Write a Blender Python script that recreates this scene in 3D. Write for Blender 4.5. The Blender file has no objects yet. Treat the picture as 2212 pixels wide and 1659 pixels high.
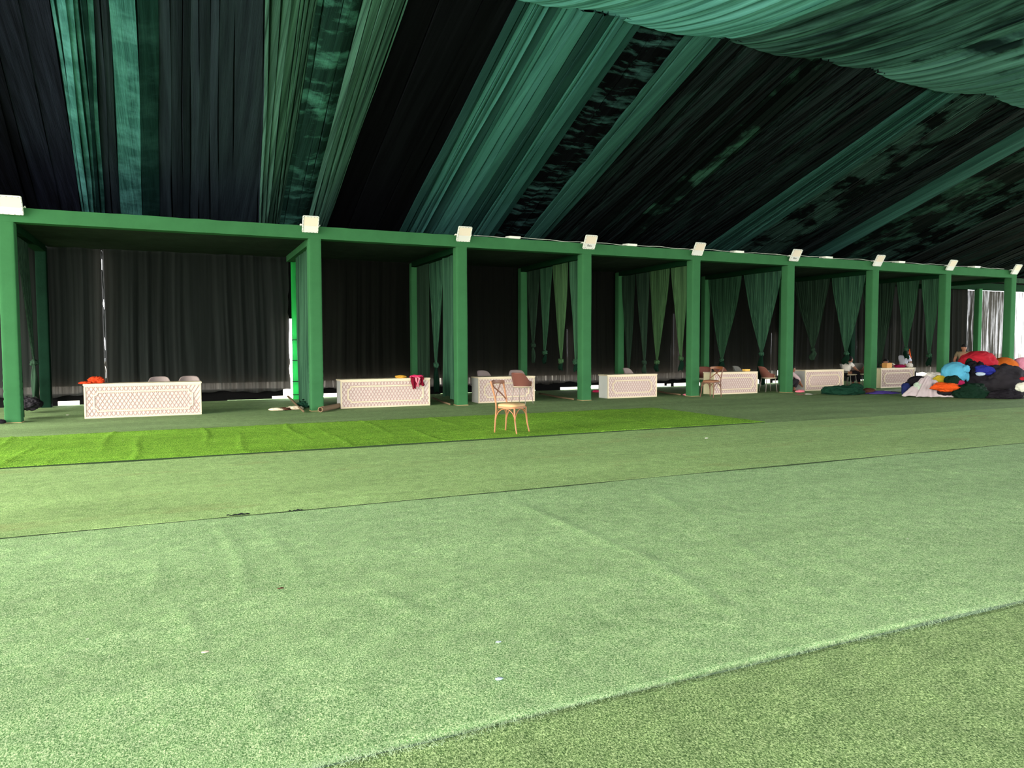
import bpy, bmesh, math, random
import numpy as np
from mathutils import Vector, Matrix, noise as mn

C = bpy.context.scene.collection
sc = bpy.context.scene
PI = math.pi

# ------------------------------------------------------------------ camera
IW, IH, FPX = 2212, 1659, 1582.4
YAW, PIT, ROL = .4268, .0529, -.0031
CP = Vector((0, 0, 1.55))
FW = Vector((math.sin(YAW)*math.cos(PIT), math.cos(YAW)*math.cos(PIT), -math.sin(PIT)))
R0 = Vector((math.cos(YAW), -math.sin(YAW), 0)); U0 = R0.cross(FW)
RT = R0*math.cos(ROL)+U0*math.sin(ROL); UP = -R0*math.sin(ROL)+U0*math.cos(ROL)
cd = bpy.data.cameras.new('camera'); cam = bpy.data.objects.new('camera', cd); C.objects.link(cam)
cd.sensor_fit = 'HORIZONTAL'; cd.sensor_width = 36; cd.lens = FPX/IW*36; cd.clip_end = 500; cd.clip_start = .05
M = Matrix((RT, UP, -FW)).transposed().to_4x4(); M.translation = CP; cam.matrix_world = M
sc.camera = cam
# ------------------------------------------------------------------ daylight (overcast sky, brighter to the left behind the camera)
EXPOSURE = -0.12
w = bpy.data.worlds.new('overcast_sky'); sc.world = w; w.use_nodes = True
nt = w.node_tree; bg = nt.nodes['Background']
geo = nt.nodes.new('ShaderNodeTexCoord'); dot = nt.nodes.new('ShaderNodeVectorMath'); dot.operation = 'DOT_PRODUCT'
dot.inputs[1].default_value = Vector((-.85, -.35, .4)).normalized()
nt.links.new(geo.outputs['Generated'], dot.inputs[0])
mr = nt.nodes.new('ShaderNodeMapRange'); mr.inputs[1].default_value = -.7; mr.inputs[2].default_value = 1
mr.inputs[3].default_value = 0; mr.inputs[4].default_value = 1
nt.links.new(dot.outputs['Value'], mr.inputs[0])
ra = nt.nodes.new('ShaderNodeValToRGB'); nt.links.new(mr.outputs[0], ra.inputs[0])
ra.color_ramp.elements[0].color = (2.3, 2.35, 2.4, 1); ra.color_ramp.elements[1].color = (4.6, 4.4, 3.7, 1)
e = ra.color_ramp.elements.new(.5); e.color = (1.15, 1.15, 1.15, 1)
nt.links.new(ra.outputs[0], bg.inputs[0]); bg.inputs[1].default_value = 4.6
def portal(loc, rot, sx, sy):
    l = bpy.data.lights.new('daylight_opening', 'AREA'); l.shape = 'RECTANGLE'; l.size = sx; l.size_y = sy
    l.cycles.is_portal = True
    o = bpy.data.objects.new('daylight_opening', l); o.location = loc; o.rotation_euler = rot; C.objects.link(o)
portal((18, -6.2, 2.35), (PI/2, 0, 0), 60, 4.7)
portal((-11.9, 8, 4.1), (PI/2, 0, -PI/2), 28, 8.2)
portal((38.9, 8, 4.1), (PI/2, 0, PI/2), 28, 8.2)
sc.view_settings.view_transform = 'Standard'; sc.view_settings.look = 'None'
sc.view_settings.gamma = 1; sc.view_settings.use_curve_mapping = False
sc.view_settings.exposure = EXPOSURE
sc.cycles.use_denoising = True
sc.cycles.max_bounces = 8; sc.cycles.diffuse_bounces = 5; sc.cycles.transparent_max_bounces = 8

# ------------------------------------------------------------------ helpers
def ray(x, y): return FW+RT*((x-IW/2)/FPX)-UP*((y-IH/2)/FPX)
def at(x, y, Y):
    d = ray(x, y); return CP+d*(Y/d.y)
def depth(p): return (Vector(p)-CP).dot(FW)
def srgb(r, g, b):
    f = lambda c: (c/255/12.92) if c <= 10 else ((c/255+.055)/1.055)**2.4
    return (f(r), f(g), f(b), 1)
def mesh(name, vs, fs, mat=None, parent=None, smooth=True, loc=None):
    me = bpy.data.meshes.new(name); me.from_pydata([tuple(v) for v in vs], [], [tuple(f) for f in fs]); me.update()
    if smooth and len(me.polygons): me.polygons.foreach_set('use_smooth', [True]*len(me.polygons))
    o = bpy.data.objects.new(name, me); C.objects.link(o)
    if mat: me.materials.append(mat)
    if parent: o.parent = parent
    if loc: o.location = loc
    return o
def tag(o, label=None, cat=None, group=None, kind=None):
    if label: o['label'] = label
    if cat: o['category'] = cat
    if group: o['group'] = group
    if kind: o['kind'] = kind
    return o
def thing(name, loc, label, cat, group=None, rz=0, rot=None):
    o = bpy.data.objects.new(name, None); C.objects.link(o); o.location = loc; o.rotation_euler = rot or (0, 0, rz)
    o.empty_display_size = .2
    return tag(o, label, cat, group)
def copy_tree(o, parent=None):
    c = o.copy(); C.objects.link(c); c.parent = parent
    for ch in list(o.children): copy_tree(ch, c)
    return c
class MB:
    def __init__(s): s.v = []; s.f = []
    def add(s, vs, fs):
        n = len(s.v); s.v += [Vector(v) for v in vs]; s.f += [tuple(i+n for i in f) for f in fs]; return s
    def box(s, c, d, bev=0, M=None):
        bm = bmesh.new(); bmesh.ops.create_cube(bm, size=1)
        for v in bm.verts: v.co = Vector((v.co.x*d[0], v.co.y*d[1], v.co.z*d[2]))
        if bev: bmesh.ops.bevel(bm, geom=list(bm.edges), offset=bev, segments=2, affect='EDGES')
        M = M or Matrix.Identity(4)
        vs = [M @ (v.co+Vector(c)) for v in bm.verts]; bm.verts.index_update()
        s.add(vs, [[v.index for v in f.verts] for f in bm.faces]); bm.free(); return s
    def tube(s, pts, r, n=8, cap=True, flat=1.0):
        pts = [Vector(p) for p in pts]; k = len(pts)
        rs = r if isinstance(r, (list, tuple)) else [r]*k
        vs = []; prev = None
        for i, p in enumerate(pts):
            t = (pts[min(i+1, k-1)]-pts[max(i-1, 0)]).normalized()
            if prev is None:
                a = Vector((0, 0, 1)) if abs(t.z) < .9 else Vector((1, 0, 0)); a = (a-t*a.dot(t)).normalized()
            else: a = (prev-t*prev.dot(t)).normalized()
            prev = a; b = t.cross(a)
            for j in range(n):
                th = 2*PI*j/n; vs.append(p+a*math.cos(th)*rs[i]+b*math.sin(th)*rs[i]*flat)
        fs = [[i*n+j, i*n+(j+1) % n, (i+1)*n+(j+1) % n, (i+1)*n+j] for i in range(k-1) for j in range(n)]
        if cap: fs += [list(range(n))[::-1], [(k-1)*n+j for j in range(n)]]
        return s.add(vs, fs)
    def build(s, name, mat, parent=None, smooth=True, auto=None):
        o = mesh(name, s.v, s.f, mat, parent, smooth)
        if smooth and auto is not None:
            m = o.data; bm = bmesh.new(); bm.from_mesh(m)
            for e in bm.edges:
                if len(e.link_faces) == 2 and e.calc_face_angle(0) > auto: e.smooth = False
            bm.to_mesh(m); bm.free()
        return o
def curve_pts(ps, n=6):
    ps = [Vector(p) for p in ps]; out = []
    for i in range(len(ps)-1):
        p0 = ps[max(i-1, 0)]; p1 = ps[i]; p2 = ps[i+1]; p3 = ps[min(i+2, len(ps)-1)]
        for k in range(n):
            t = k/n
            out.append(.5*((2*p1)+(p2-p0)*t+(2*p0-5*p1+4*p2-p3)*t*t+(3*p1-p0-3*p2+p3)*t**3))
    out.append(ps[-1]); return out
def grid(nu, nv, fn):
    vs = [fn(i/(nu-1), j/(nv-1)) for j in range(nv) for i in range(nu)]
    fs = [(j*nu+i, j*nu+i+1, (j+1)*nu+i+1, (j+1)*nu+i) for j in range(nv-1) for i in range(nu-1)]
    return vs, fs

# ------------------------------------------------------------------ materials
def mat(name, col, rough=.8, spec=.2, metal=0, sheen=0):
    m = bpy.data.materials.new(name); m.use_nodes = True; b = m.node_tree.nodes['Principled BSDF']
    b.inputs['Base Color'].default_value = col if len(col) == 4 else (*col, 1); b.inputs['Roughness'].default_value = rough
    b.inputs['Specular IOR Level'].default_value = spec; b.inputs['Metallic'].default_value = metal
    b.inputs['Sheen Weight'].default_value = sheen
    return m
def nodes(m): return m.node_tree.nodes, m.node_tree.links, m.node_tree.nodes['Principled BSDF']
def coords(N, L, scale=(1, 1, 1), rot=(0, 0, 0), kind='Object'):
    t = N.new('ShaderNodeTexCoord'); mp = N.new('ShaderNodeMapping'); mp.inputs['Scale'].default_value = scale
    mp.inputs['Rotation'].default_value = rot
    L.new(t.outputs[kind], mp.inputs[0]); return mp.outputs[0]
def noise_tex(N, L, vec, scale, detail=3, rough=.5, dist=0):
    n = N.new('ShaderNodeTexNoise'); n.inputs['Scale'].default_value = scale; n.inputs['Detail'].default_value = detail
    n.inputs['Roughness'].default_value = rough; n.inputs['Distortion'].default_value = dist
    L.new(vec, n.inputs['Vector']); return n.outputs['Fac']
def ramp(N, L, fac, stops):
    r = N.new('ShaderNodeValToRGB'); L.new(fac, r.inputs[0]); el = r.color_ramp.elements
    el[0].position, el[0].color = stops[0]; el[1].position, el[1].color = stops[-1]
    for p, c in stops[1:-1]: e = el.new(p); e.color = c
    return r.outputs[0]
def mixc(N, L, fac, a, b, mode='MIX'):
    m = N.new('ShaderNodeMix'); m.data_type = 'RGBA'; m.blend_type = mode
    for s, v in ((m.inputs[0], fac), (m.inputs[6], a), (m.inputs[7], b)):
        if hasattr(v, 'is_linked'): L.new(v, s)
        else: s.default_value = v
    return m.outputs[2]
def bump(N, L, b, h, strength=.3, dist=.01):
    n = N.new('ShaderNodeBump'); n.inputs['Strength'].default_value = strength; n.inputs['Distance'].default_value = dist
    L.new(h, n.inputs['Height']); L.new(n.outputs[0], b.inputs['Normal']); return n
def sc4(c, k): return (c[0]*k, c[1]*k, c[2]*k, 1)

def cloth(name, col, rough=.85, weave=120, wr=.25, mottle=.25, sheen=0, spec=.05):
    m = mat(name, col, rough, spec, 0, sheen); N, L, b = nodes(m)
    v = coords(N, L); n1 = noise_tex(N, L, v, 2.2, 5, .6); n2 = noise_tex(N, L, v, weave, 2)
    c = ramp(N, L, n1, [(.3, sc4(col, 1-mottle)), (.7, sc4(col, 1+mottle))]); L.new(c, b.inputs['Base Color'])
    ad = N.new('ShaderNodeMath'); ad.operation = 'MULTIPLY_ADD'; L.new(n2, ad.inputs[0]); ad.inputs[1].default_value = .08; L.new(noise_tex(N, L, v, 9, 4), ad.inputs[2])
    bump(N, L, b, ad.outputs[0], wr, .03); return m
def turf(name, dark, mid, light, fine=85, far_tone=.25, relief=.7, dirt=None):
    m = mat(name, mid, .95, .08); N, L, b = nodes(m); v = coords(N, L)
    v2 = coords(N, L, (1.5, .8, 1))
    n1 = noise_tex(N, L, v2, fine, 4, .6, .9); n2 = noise_tex(N, L, v, 7, 5, .65); n3 = noise_tex(N, L, coords(N, L, (.35, 1, 1)), 1.1, 4, .6)
    c = ramp(N, L, n1, [(.38, dark), (.5, mid), (.62, light)])
    lo = ramp(N, L, n3, [(.3, (1-far_tone,)*3+(1,)), (.72, (1+far_tone,)*3+(1,))])
    c = mixc(N, L, 1.0, c, lo, 'MULTIPLY')
    lo2 = ramp(N, L, n2, [(.35, (.84, .84, .84, 1)), (.7, (1.14, 1.14, 1.1, 1))]); c = mixc(N, L, 1.0, c, lo2, 'MULTIPLY')
    if dirt:
        d = ramp(N, L, noise_tex(N, L, coords(N, L, (.5, 1.4, 1)), .9, 6, .65), [(.56, (0, 0, 0, 1)), (.72, (1, 1, 1, 1))])
        f = N.new('ShaderNodeMath'); f.operation = 'MULTIPLY'; L.new(d, f.inputs[0]); f.inputs[1].default_value = .38
        c = mixc(N, L, f.outputs[0], c, dirt)
    vo = N.new('ShaderNodeTexVoronoi'); vo.inputs['Scale'].default_value = 2.6; L.new(v, vo.inputs['Vector'])      # stray pale fluff caught in the pile
    lt = N.new('ShaderNodeMath'); lt.operation = 'LESS_THAN'; lt.inputs[1].default_value = .022; L.new(vo.outputs['Distance'], lt.inputs[0]); c = mixc(N, L, lt.outputs[0], c, (.8, .82, .74, 1))
    L.new(c, b.inputs['Base Color'])
    ad = N.new('ShaderNodeMath'); ad.operation = 'MULTIPLY_ADD'; L.new(n2, ad.inputs[0]); ad.inputs[1].default_value = 1.2; L.new(n1, ad.inputs[2])
    bump(N, L, b, ad.outputs[0], relief, .014); return m

def drape_mat(name, lo, hi, streak=(9, .12), mott=None, thr=(.35, .7), rough=.9, kind='Object', tone=False, zs=None, grain=26):
    """hanging cloth: streaks run along the fold direction, optional mottle for painted lit patches and for bands where a second sheer layer clings"""
    cool = lambda c_: (c_[0]*1.05, c_[1], min(1, c_[2]*(1.45 if zs is None else 1.02)), 1)
    lo, hi = cool(lo), cool(hi)
    if mott: mott = (mott[0], cool(mott[1]))+tuple(mott[2:])
    m = mat(name, hi, rough, .03); N, L, b = nodes(m); z_ = streak[1] if zs is None else zs
    n = noise_tex(N, L, coords(N, L, (streak[0], streak[1], z_), kind=kind), 1, 5, .65)
    c = ramp(N, L, n, [(thr[0], lo), (thr[1], hi)])
    if mott:
        k, col, sx, sy, t0, t1 = mott
        q = noise_tex(N, L, coords(N, L, (sx, sy, sy), kind=kind), 1, 5, .62, .15)
        msk = ramp(N, L, q, [(t0, (0, 0, 0, 1)), (t1, (k, k, k, 1))]); c = mixc(N, L, msk, c, col)
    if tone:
        at_ = N.new('ShaderNodeAttribute'); at_.attribute_name = 'pleat_shade'; c = mixc(N, L, 1.0, c, at_.outputs['Color'], 'MULTIPLY')
    L.new(c, b.inputs['Base Color'])
    bump(N, L, b, noise_tex(N, L, coords(N, L, (grain, streak[1]*4 if zs is None else grain, .5), kind=kind), 1, 4, .6), .5, .03); return m

Mt = {}
T = Mt
T['floor'] = turf('dark_green_needle_carpet', srgb(96, 120, 82), srgb(128, 156, 108), srgb(156, 184, 136), 70, .18, .5)
T['turf_a'] = turf('olive_turf', srgb(66, 98, 56), srgb(130, 166, 106), srgb(212, 238, 180), 120, .12, 1.0)
T['turf_b'] = turf('cool_green_turf', srgb(84, 128, 76), srgb(152, 198, 138), srgb(232, 252, 208), 125, .12, 1.0)
T['turf_c'] = turf('yellow_green_turf', srgb(100, 138, 82), srgb(150, 186, 120), srgb(200, 226, 168), 95, .14, .8, srgb(150, 128, 90))
T['turf_d'] = turf('bright_grass_turf', srgb(62, 112, 24), srgb(114, 170, 50), srgb(176, 218, 96), 55, .2, 1.0)
T['backing'] = cloth('turf_backing', srgb(118, 146, 128), mottle=.3)
T['sand'] = mat('pale_dust', (.62, .58, .52), .95)
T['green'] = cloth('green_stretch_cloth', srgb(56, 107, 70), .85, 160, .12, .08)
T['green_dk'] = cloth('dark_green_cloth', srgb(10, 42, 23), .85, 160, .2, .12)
T['tan'] = mat('raw_board_edge', srgb(190, 160, 120), .8)
T['black'] = cloth('black_cloth', (.012, .014, .013, 1), .9, 120, .3, .3)
T['tarp'] = mat('black_tarpaulin', (.006, .006, .007), .9, .1)
T['curt'] = drape_mat('sheer_green_curtain', srgb(34, 62, 46), srgb(60, 102, 76), (13, 13), zs=.35)
T['curt_teal'] = drape_mat('teal_curtain', srgb(30, 58, 46), srgb(62, 104, 80), (13, 13), zs=.35)
T['curt_olive'] = drape_mat('moss_green_curtain', srgb(44, 70, 46), srgb(72, 108, 72), (13, 13), zs=.35)
T['curt_grey'] = drape_mat('grey_green_curtain', srgb(32, 50, 40), srgb(54, 80, 64), (13, 13), zs=.35)
T['curt_dk'] = cloth('very_dark_green_curtain', srgb(14, 38, 28), .9)

# ------------------------------------------------------------------ layout constants
PX = [-3.10, 2.98, 6.66, 10.35, 14.11, 17.86, 21.69, 25.42, 29.19]      # post lines
YF, YB, YW, HB = 17.86, 21.80, 22.15, 4.06
PW = .29
def roof_z(Y): return 4.62+.275*(22.2-Y)
rnd = random.Random(7)

# ------------------------------------------------------------------ structure: floor, ground, tent roof, outer wall
def slab(name, x0, x1, y0, y1, z0, z1, m):
    return MB().box(((x0+x1)/2, (y0+y1)/2, (z0+z1)/2), (x1-x0, y1-y0, z1-z0)).build(name, m, smooth=False)
g = slab('ground', -80, 120, -60, 90, -.30, -.06, T['sand']); tag(g, kind='structure')
fl = slab('floor', -12, 52, -7, 22.5, -.06, 0, T['floor']); tag(fl, kind='structure')
# black outer roof, one gabled shell with thickness
rp = [(-6.3, 4.55), (8.0, roof_z(8.0)+.25), (22.5, 4.80)]
vs = []
for x in (-12, 39):
    for y, z in rp: vs.append((x, y, z))
    for y, z in rp: vs.append((x, y, z+.06))
rf = mesh('ceiling', vs, [(0, 1, 7, 6), (1, 2, 8, 7), (3, 9, 10, 4), (4, 10, 11, 5), (0, 6, 9, 3), (2, 5, 11, 8), (0, 3, 4, 1), (1, 4, 5, 2), (6, 7, 10, 9), (7, 8, 11, 10)], T['tarp'], smooth=False)
tag(rf, kind='structure')
# outer tarpaulin behind the back curtains: stops short of the ground, ends where the light comes through on the far right
SLITS = [(at(222, 600, 22.4).x, .07, .50, 4.1), (3.11, .32, .0, 2.35), (at(1226, 760, 22.4).x, .05, .3, 2.1), (at(1456, 760, 22.4).x, .07, .3, 2.7), (at(1450, 800, 22.4).x, .04, .3, 1.6), (at(1466, 800, 22.4).x, .05, .3, 1.3),
         (at(1667, 760, 22.4).x, .07, .6, 2.0), (at(1852, 760, 22.4).x, .05, .6, 1.7), (at(1926, 700, 22.4).x, .05, .6, 2.4), (at(2060, 700, 22.4).x, .06, .6, 3.6),
         (at(2077, 700, 22.4).x, .10, .5, 3.9), (at(2088, 700, 22.4).x, .08, .5, 3.9)]
SLITS.sort()
tb = MB(); x = -12
for sx, sw, z0, z1 in SLITS+[(29.0, 0, 0, 0)]:
    tb.box(((x+sx-sw/2)/2, 22.43, 2.65), (sx-sw/2-x, .03, 4.30))
    if sw: tb.box((sx, 22.43, (z1+4.8)/2), (sw, .03, 4.8-z1))
    x = sx+sw/2
tp = tb.build('wall_back', T['tarp'], smooth=False); tag(tp, kind='structure')
tp = slab('trim_1', 29.0, 52, 22.42, 22.45, 4.25, 4.8, T['tarp']); tag(tp, kind='structure')
sk = MB()
GAPS = sorted([(at(a, 870, 22.32).x, at(b, 870, 22.32).x, h) for a, b, h in [(125, 172, .12), (66, 90, .10), (588, 612, .09), (692, 731, .12), (1210, 1252, .09), (1262, 1293, .13),
    (1418, 1435, .12), (1440, 1449, .10), (1455, 1512, .12), (1636, 1664, .17), (1668, 1684, .10)]])
x = -12
for a, b, h in GAPS+[(30, 30, 0)]:
    while x < a-.01:
        L_ = min(rnd.uniform(.6, 2.4), a-x); z1 = rnd.uniform(.29, .34); z0 = rnd.choice([.0, .0, .012, .03])
        if not (2.9 < x+L_/2 < 3.3): sk.box((x+L_/2, 22.32, (z0+z1)/2), (L_, .02, z1-z0))
        x += L_
    if b > a: sk.box(((a+b)/2, 22.32, (h+.31)/2), (b-a, .02, .31-h)); x = b
o = sk.build('baseboard_back', T['tarp'], smooth=False); tag(o, kind='structure')

# ------------------------------------------------------------------ turf strips
def gnd(x, y): 
    d = ray(x, y); p = CP+d*(-CP.z/d.z); return (p.x, p.y)
WR = [((1100, 1085), (1390, 1210), .10, .022), ((1390, 1210), (1570, 1320), .10, .018), ((1400, 1062), (1520, 1130), .09, .014), ((1500, 1130), (1800, 1300), .08, .014),
      ((470, 1138), (520, 1210), .06, .016), ((520, 1210), (530, 1290), .06, .014), ((400, 1330), (430, 1400), .06, .018), ((320, 1195), (470, 1168), .05, .010),
      ((0, 1192), (130, 1165), .05, .012), ((1530, 1130), (1790, 1098), .05, .014), ((1230, 1168), (1420, 1142), .04, .010), ((1700, 1178), (1850, 1152), .05, .010),
      ((1900, 1006), (2212, 1042), .10, .018), ((1870, 938), (2060, 924), .10, .02), ((1930, 972), (1967, 944), .06, .02), ((1945, 972), (1985, 944), .06, .012),
      ((620, 1088), (1000, 1064), .08, .012), ((20, 1000), (155, 962), .07, .022), ((1320, 985), (1390, 982), .15, -.015), ((1460, 968), (1700, 955), .05, .01),
      ((0, 1070), (90, 1050), .06, .014), ((550, 1500), (600, 1640), .08, .012), ((820, 1290), (900, 1330), .12, .016), ((0, 1430), (250, 1380), .10, .012),
      ((0, 1320), (260, 1290), .08, .012), ((1750, 1060), (1900, 1046), .05, .008), ((340, 1215), (330, 1290), .07, .012), ((700, 920), (780, 915), .05, .01), ((560, 1130), (640, 1230), .1, .012)]
WS = [(np.array(gnd(*a)), np.array(gnd(*b)), w_, h_) for a, b, w_, h_ in WR]
def wrinkle(X, Y):
    Z = np.zeros_like(X)
    for a, b, w_, h_ in WS:
        d = b-a; L2 = (d@d)+1e-9; t = np.clip(((X-a[0])*d[0]+(Y-a[1])*d[1])/L2, -.1, 1.1)
        dx = X-a[0]-t*d[0]; dy = Y-a[1]-t*d[1]; e_ = np.clip(1-np.abs(t-.5)/.62, 0, 1)**.5
        Z += .62*h_*np.exp(-(dx*dx+dy*dy)/(w_*w_*.3))*e_
    Z += .005*np.sin(X*1.3+2*np.sin(Y*.8))*np.sin(Y*1.7+1.3*np.sin(X*.7))
    return Z
def strip(name, x0, x1, y0, y1, z, m, label, fine=.045, mid=14, wav=.006, extra=None, jag=0):
    xs = list(np.arange(x0, min(mid, x1), fine))+(list(np.arange(mid, x1, .22)) if x1 > mid else [])+[x1]; xs = [xs[0]]+xs+[xs[-1]]
    ys = list(np.arange(y0, y1, fine))+[y1]; ys = [ys[0]]+ys+[ys[-1]]
    X, Y = np.meshgrid(np.array(xs), np.array(ys)); Z = z+wrinkle(X, Y)
    if extra: Z += extra(X, Y)
    Z[0, :] = Z[-1, :] = 0; Z[:, 0] = Z[:, -1] = 0
    tt = (Y-y0)/(y1-y0); Y = Y+wav*(np.sin(X*1.3)+.5*np.sin(X*4.1+1)+.3*np.sin(X*13))*np.where(tt > .5, 1, -1)*(np.abs(tt-.5)*2)**8
    if jag: X = X+jag*(np.sin(Y*37)+np.sin(Y*91+2)+np.sin(Y*11))*(np.clip((X-x1+.5)/.5, 0, 1))
    ny, nx = X.shape; vs = np.stack([X, Y, np.maximum(Z, 0)], -1).reshape(-1, 3)
    idx = np.arange(nx*ny).reshape(ny, nx)
    fs = np.stack([idx[:-1, :-1], idx[:-1, 1:], idx[1:, 1:], idx[1:, :-1]], -1).reshape(-1, 4)
    o = mesh(name, vs.tolist(), fs.tolist(), m); tag(o, label, 'artificial turf'); return o
G_ = 'turf strips rolled out along the tent'
s1 = strip('turf_strip', -8, 46, -5.5, 2.635, .022, T['turf_a'], 'olive green turf strip nearest the camera, in front of the frayed pale seam', .06, 9)
s2 = strip('turf_strip', -8, 46, 2.675, 6.93, .022, T['turf_b'], 'wide cool green turf strip behind the frayed pale seam', .045)
s3 = strip('turf_strip', -8, 46, 6.965, 10.93, .018, T['turf_c'], 'yellowish green turf strip in front of the bright grass runner')
for o in (s1, s2, s3): o['group'] = G_
def gx(X, Y):
    d = np.zeros_like(X)
    for k in range(34): d += .016*np.exp(-((X-(-5.5+k*.49)-.04*np.sin(Y*2+k))**2)/.0009)*(.5+.5*np.sin(k*2.1+Y))
    return d
s4 = strip('grass_runner', -8, 10.42, 10.97, 14.68, .035, T['turf_d'], 'bright lime green long-pile grass runner under the wooden chair', extra=gx, jag=.012)
T['seam_shade'] = mat('dark_seam_shade', srgb(44, 62, 38), .9)  # dark strips standing in for the shadow lines at the turf seams
MB().box((1.2, 10.95, .018), (18.4, .018, .034)).build('seam_shadow_strip', T['seam_shade'], s4, smooth=False)
MB().box((28.2, 10.945, .006), (35.6, .025, .012)).build('seam_shadow_strip', T['seam_shade'], s3, smooth=False)
MB().box((19, 6.946, .012), (54, .022, .024)).build('seam_shadow_strip', T['seam_shade'], s3, smooth=False)
tape = MB().box((19, 2.655, .004), (54, .14, .008)).build('seam_tape', T['backing'], s2, smooth=False)
T['fray'] = mat('frayed_fibre', srgb(176, 204, 166), .9)
fm = MB(); r_ = random.Random(3)
for k in range(12000):
    x = -1.5+9*r_.random()**1.2; side = r_.choice((-1, 1)); y = 2.655+side*r_.uniform(.0, .05)+.012*math.sin(x*5); L_ = r_.uniform(.010, .035); a = r_.uniform(-1.3, 1.3)
    dx = math.sin(a)*L_; dy = -side*math.cos(a)*L_; zt = r_.uniform(.004, .03); wd = .0011
    fm.add([(x-wd, y, .02), (x+wd, y, .02), (x+dx, y+dy, zt+.006)], [(0, 1, 2)])
o = fm.build('frayed_edge', T['fray'], s2); o['kind'] = 'stuff'
# torn black backing showing at the seams
T['blackrub'] = mat('black_backing', srgb(22, 28, 34), .7)
for (a, b, lab) in [((515, 1117), .09, 'small torn black scrap on the seam, left one of two'), ((640, 1108), .06, 'small torn black scrap on the seam, right one of two'), ((70, 1012), .10, 'crumpled black scrap at the near edge of the bright grass runner')]:
    x, y = gnd(*a); vv, ff = grid(14, 6, lambda u, v: (x+(u-.5)*b*2.2, y+(v-.5)*b*.5*(1-abs(u-.5)), .024+.010*math.sin(u*9+v*4)*math.sin(v*PI)+.004*math.sin(u*23)))
    o = mesh('black_scrap', vv, ff, T['blackrub']); tag(o, lab, 'scrap')

# ------------------------------------------------------------------ posts and beams
def ring(w, n=5):
    pts = []; h = w/2; r = .018
    cs = [(1, 1), (-1, 1), (-1, -1), (1, -1)]
    for k, (sx, sy) in enumerate(cs):
        for j in range(3):
            a = PI/2*k+PI/4*j; pts.append((sx*(h-r)+r*math.cos(a), sy*(h-r)+r*math.sin(a)))
        nx_, ny_ = cs[(k+1) % 4]
        p0 = pts[-1]; a = PI/2*(k+1); p1 = (nx_*(h-r)+r*math.cos(a), ny_*(h-r)+r*math.sin(a))
        for j in range(1, n): pts.append((p0[0]+(p1[0]-p0[0])*j/n, p0[1]+(p1[1]-p0[1])*j/n))
    return pts
def post_mesh(seed, h, w, zw, amp):
    R = random.Random(seed); rg = ring(w); n = len(rg); rows = 110; vs = []; fs = []
    ph = [R.uniform(0, 6) for _ in range(6)]
    for j in range(rows):
        z = h*(j/(rows-1)); k = math.exp(-((z-zw*.55)/(zw*.42))**2)*amp; kt = math.exp(-((h-z)/.12)**2)*.003
        for i, (x, y) in enumerate(rg):
            th = math.atan2(y, x)
            d = k*(math.sin(z*42+2.2*math.sin(th+ph[0])+ph[1])*.6+math.sin(z*75+3*math.sin(2*th+ph[2]))*.4)+kt*math.sin(z*60+th*3)+.0015*math.sin(z*2.1+ph[3])
            f = 1+d/(w/2); vs.append((x*f, y*f, z+.004))
    fs = [(j*n+i, j*n+(i+1) % n, (j+1)*n+(i+1) % n, (j+1)*n+i) for j in range(rows-1) for i in range(n)]
    return vs, fs
pos_txt = ['leftmost front post, beside the left picture edge', 'front post between the leftmost counter and the counter with the maroon cloth', 'front post right of the counter with the maroon cloth',
           'front post just right of the counter behind the brown armchair', 'front post just left of the counter with the cross-back chair in front', 'front post beside the squatting person',
           'front post rising behind the dark green cloth heap', 'front post rising behind the light blue bundle', 'front corner post at the far right end of the beam']
SEED = [(1, .0085, 1.05), (2, .006, 1.2), (3, .002, .8), (4, .005, .9), (5, .006, 1.1), (6, .001, .8), (7, .001, .8), (8, .001, .8), (9, .001, .8)]
for i, X in enumerate(PX):
    t = thing('cloth_wrapped_post', (X, YF, 0), 'green cloth-wrapped '+pos_txt[i], 'post', 'front posts of the booths')
    sd, am, zw = SEED[i]; vv, ff = post_mesh(sd, HB+.02, PW, zw, am); mesh('cloth_sleeve', vv, ff, T['green'], t)
    MB().box((0, 0, .006), (PW+.012, PW+.012, .012)).build('base_edge', T['tan'], t, smooth=False)
# front beam
def beam_mesh(x0, x1, hw, hh, seed, axis='x', step=.12, wob=.006):
    R = random.Random(seed); n = int((x1-x0)/step)+1; prof = [(-hw, -hh), (-hw*.5, -hh), (0, -hh), (hw*.5, -hh), (hw, -hh), (hw, 0), (hw, hh), (0, hh), (-hw, hh), (-hw, hh*.4), (-hw, -hh*.4)]
    vs = []
    for j in range(n+1):
        x = x0+(x1-x0)*j/n
        for k, (a, b) in enumerate(prof):
            q = mn.noise(Vector((x*1.7, k*.9, seed)))*wob*2+mn.noise(Vector((x*7, k*1.3, seed)))*wob*.6
            top = wob*2.2*mn.noise(Vector((x*2.6, 3, seed))) if b > hh*.9 else 0
            vs.append((x, a+q*.5, b+q*.6+top) if axis == 'x' else (a+q*.5, x, b+q*.6+top))
    m_ = len(prof)
    fs = [(j*m_+i, j*m_+(i+1) % m_, (j+1)*m_+(i+1) % m_, (j+1)*m_+i) for j in range(n) for i in range(m_)]
    fs += [tuple(range(m_)), tuple(n*m_+i for i in range(m_))[::-1]]
    if axis == 'x': fs = [f[::-1] for f in fs]
    return vs, fs
BH = .29
vv, ff = beam_mesh(-8.5, PX[-1]+PW/2, .15, BH/2, 11, 'x', .1, .005)
mb = MB().add([(x, y+YF, z+HB+BH/2) for x, y, z in vv], ff)
bm_ = mb.build('canopy_beam', T['green'], None, True, .7); tag(bm_, 'long green cloth-wrapped beam running over the front posts', 'beam')
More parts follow.
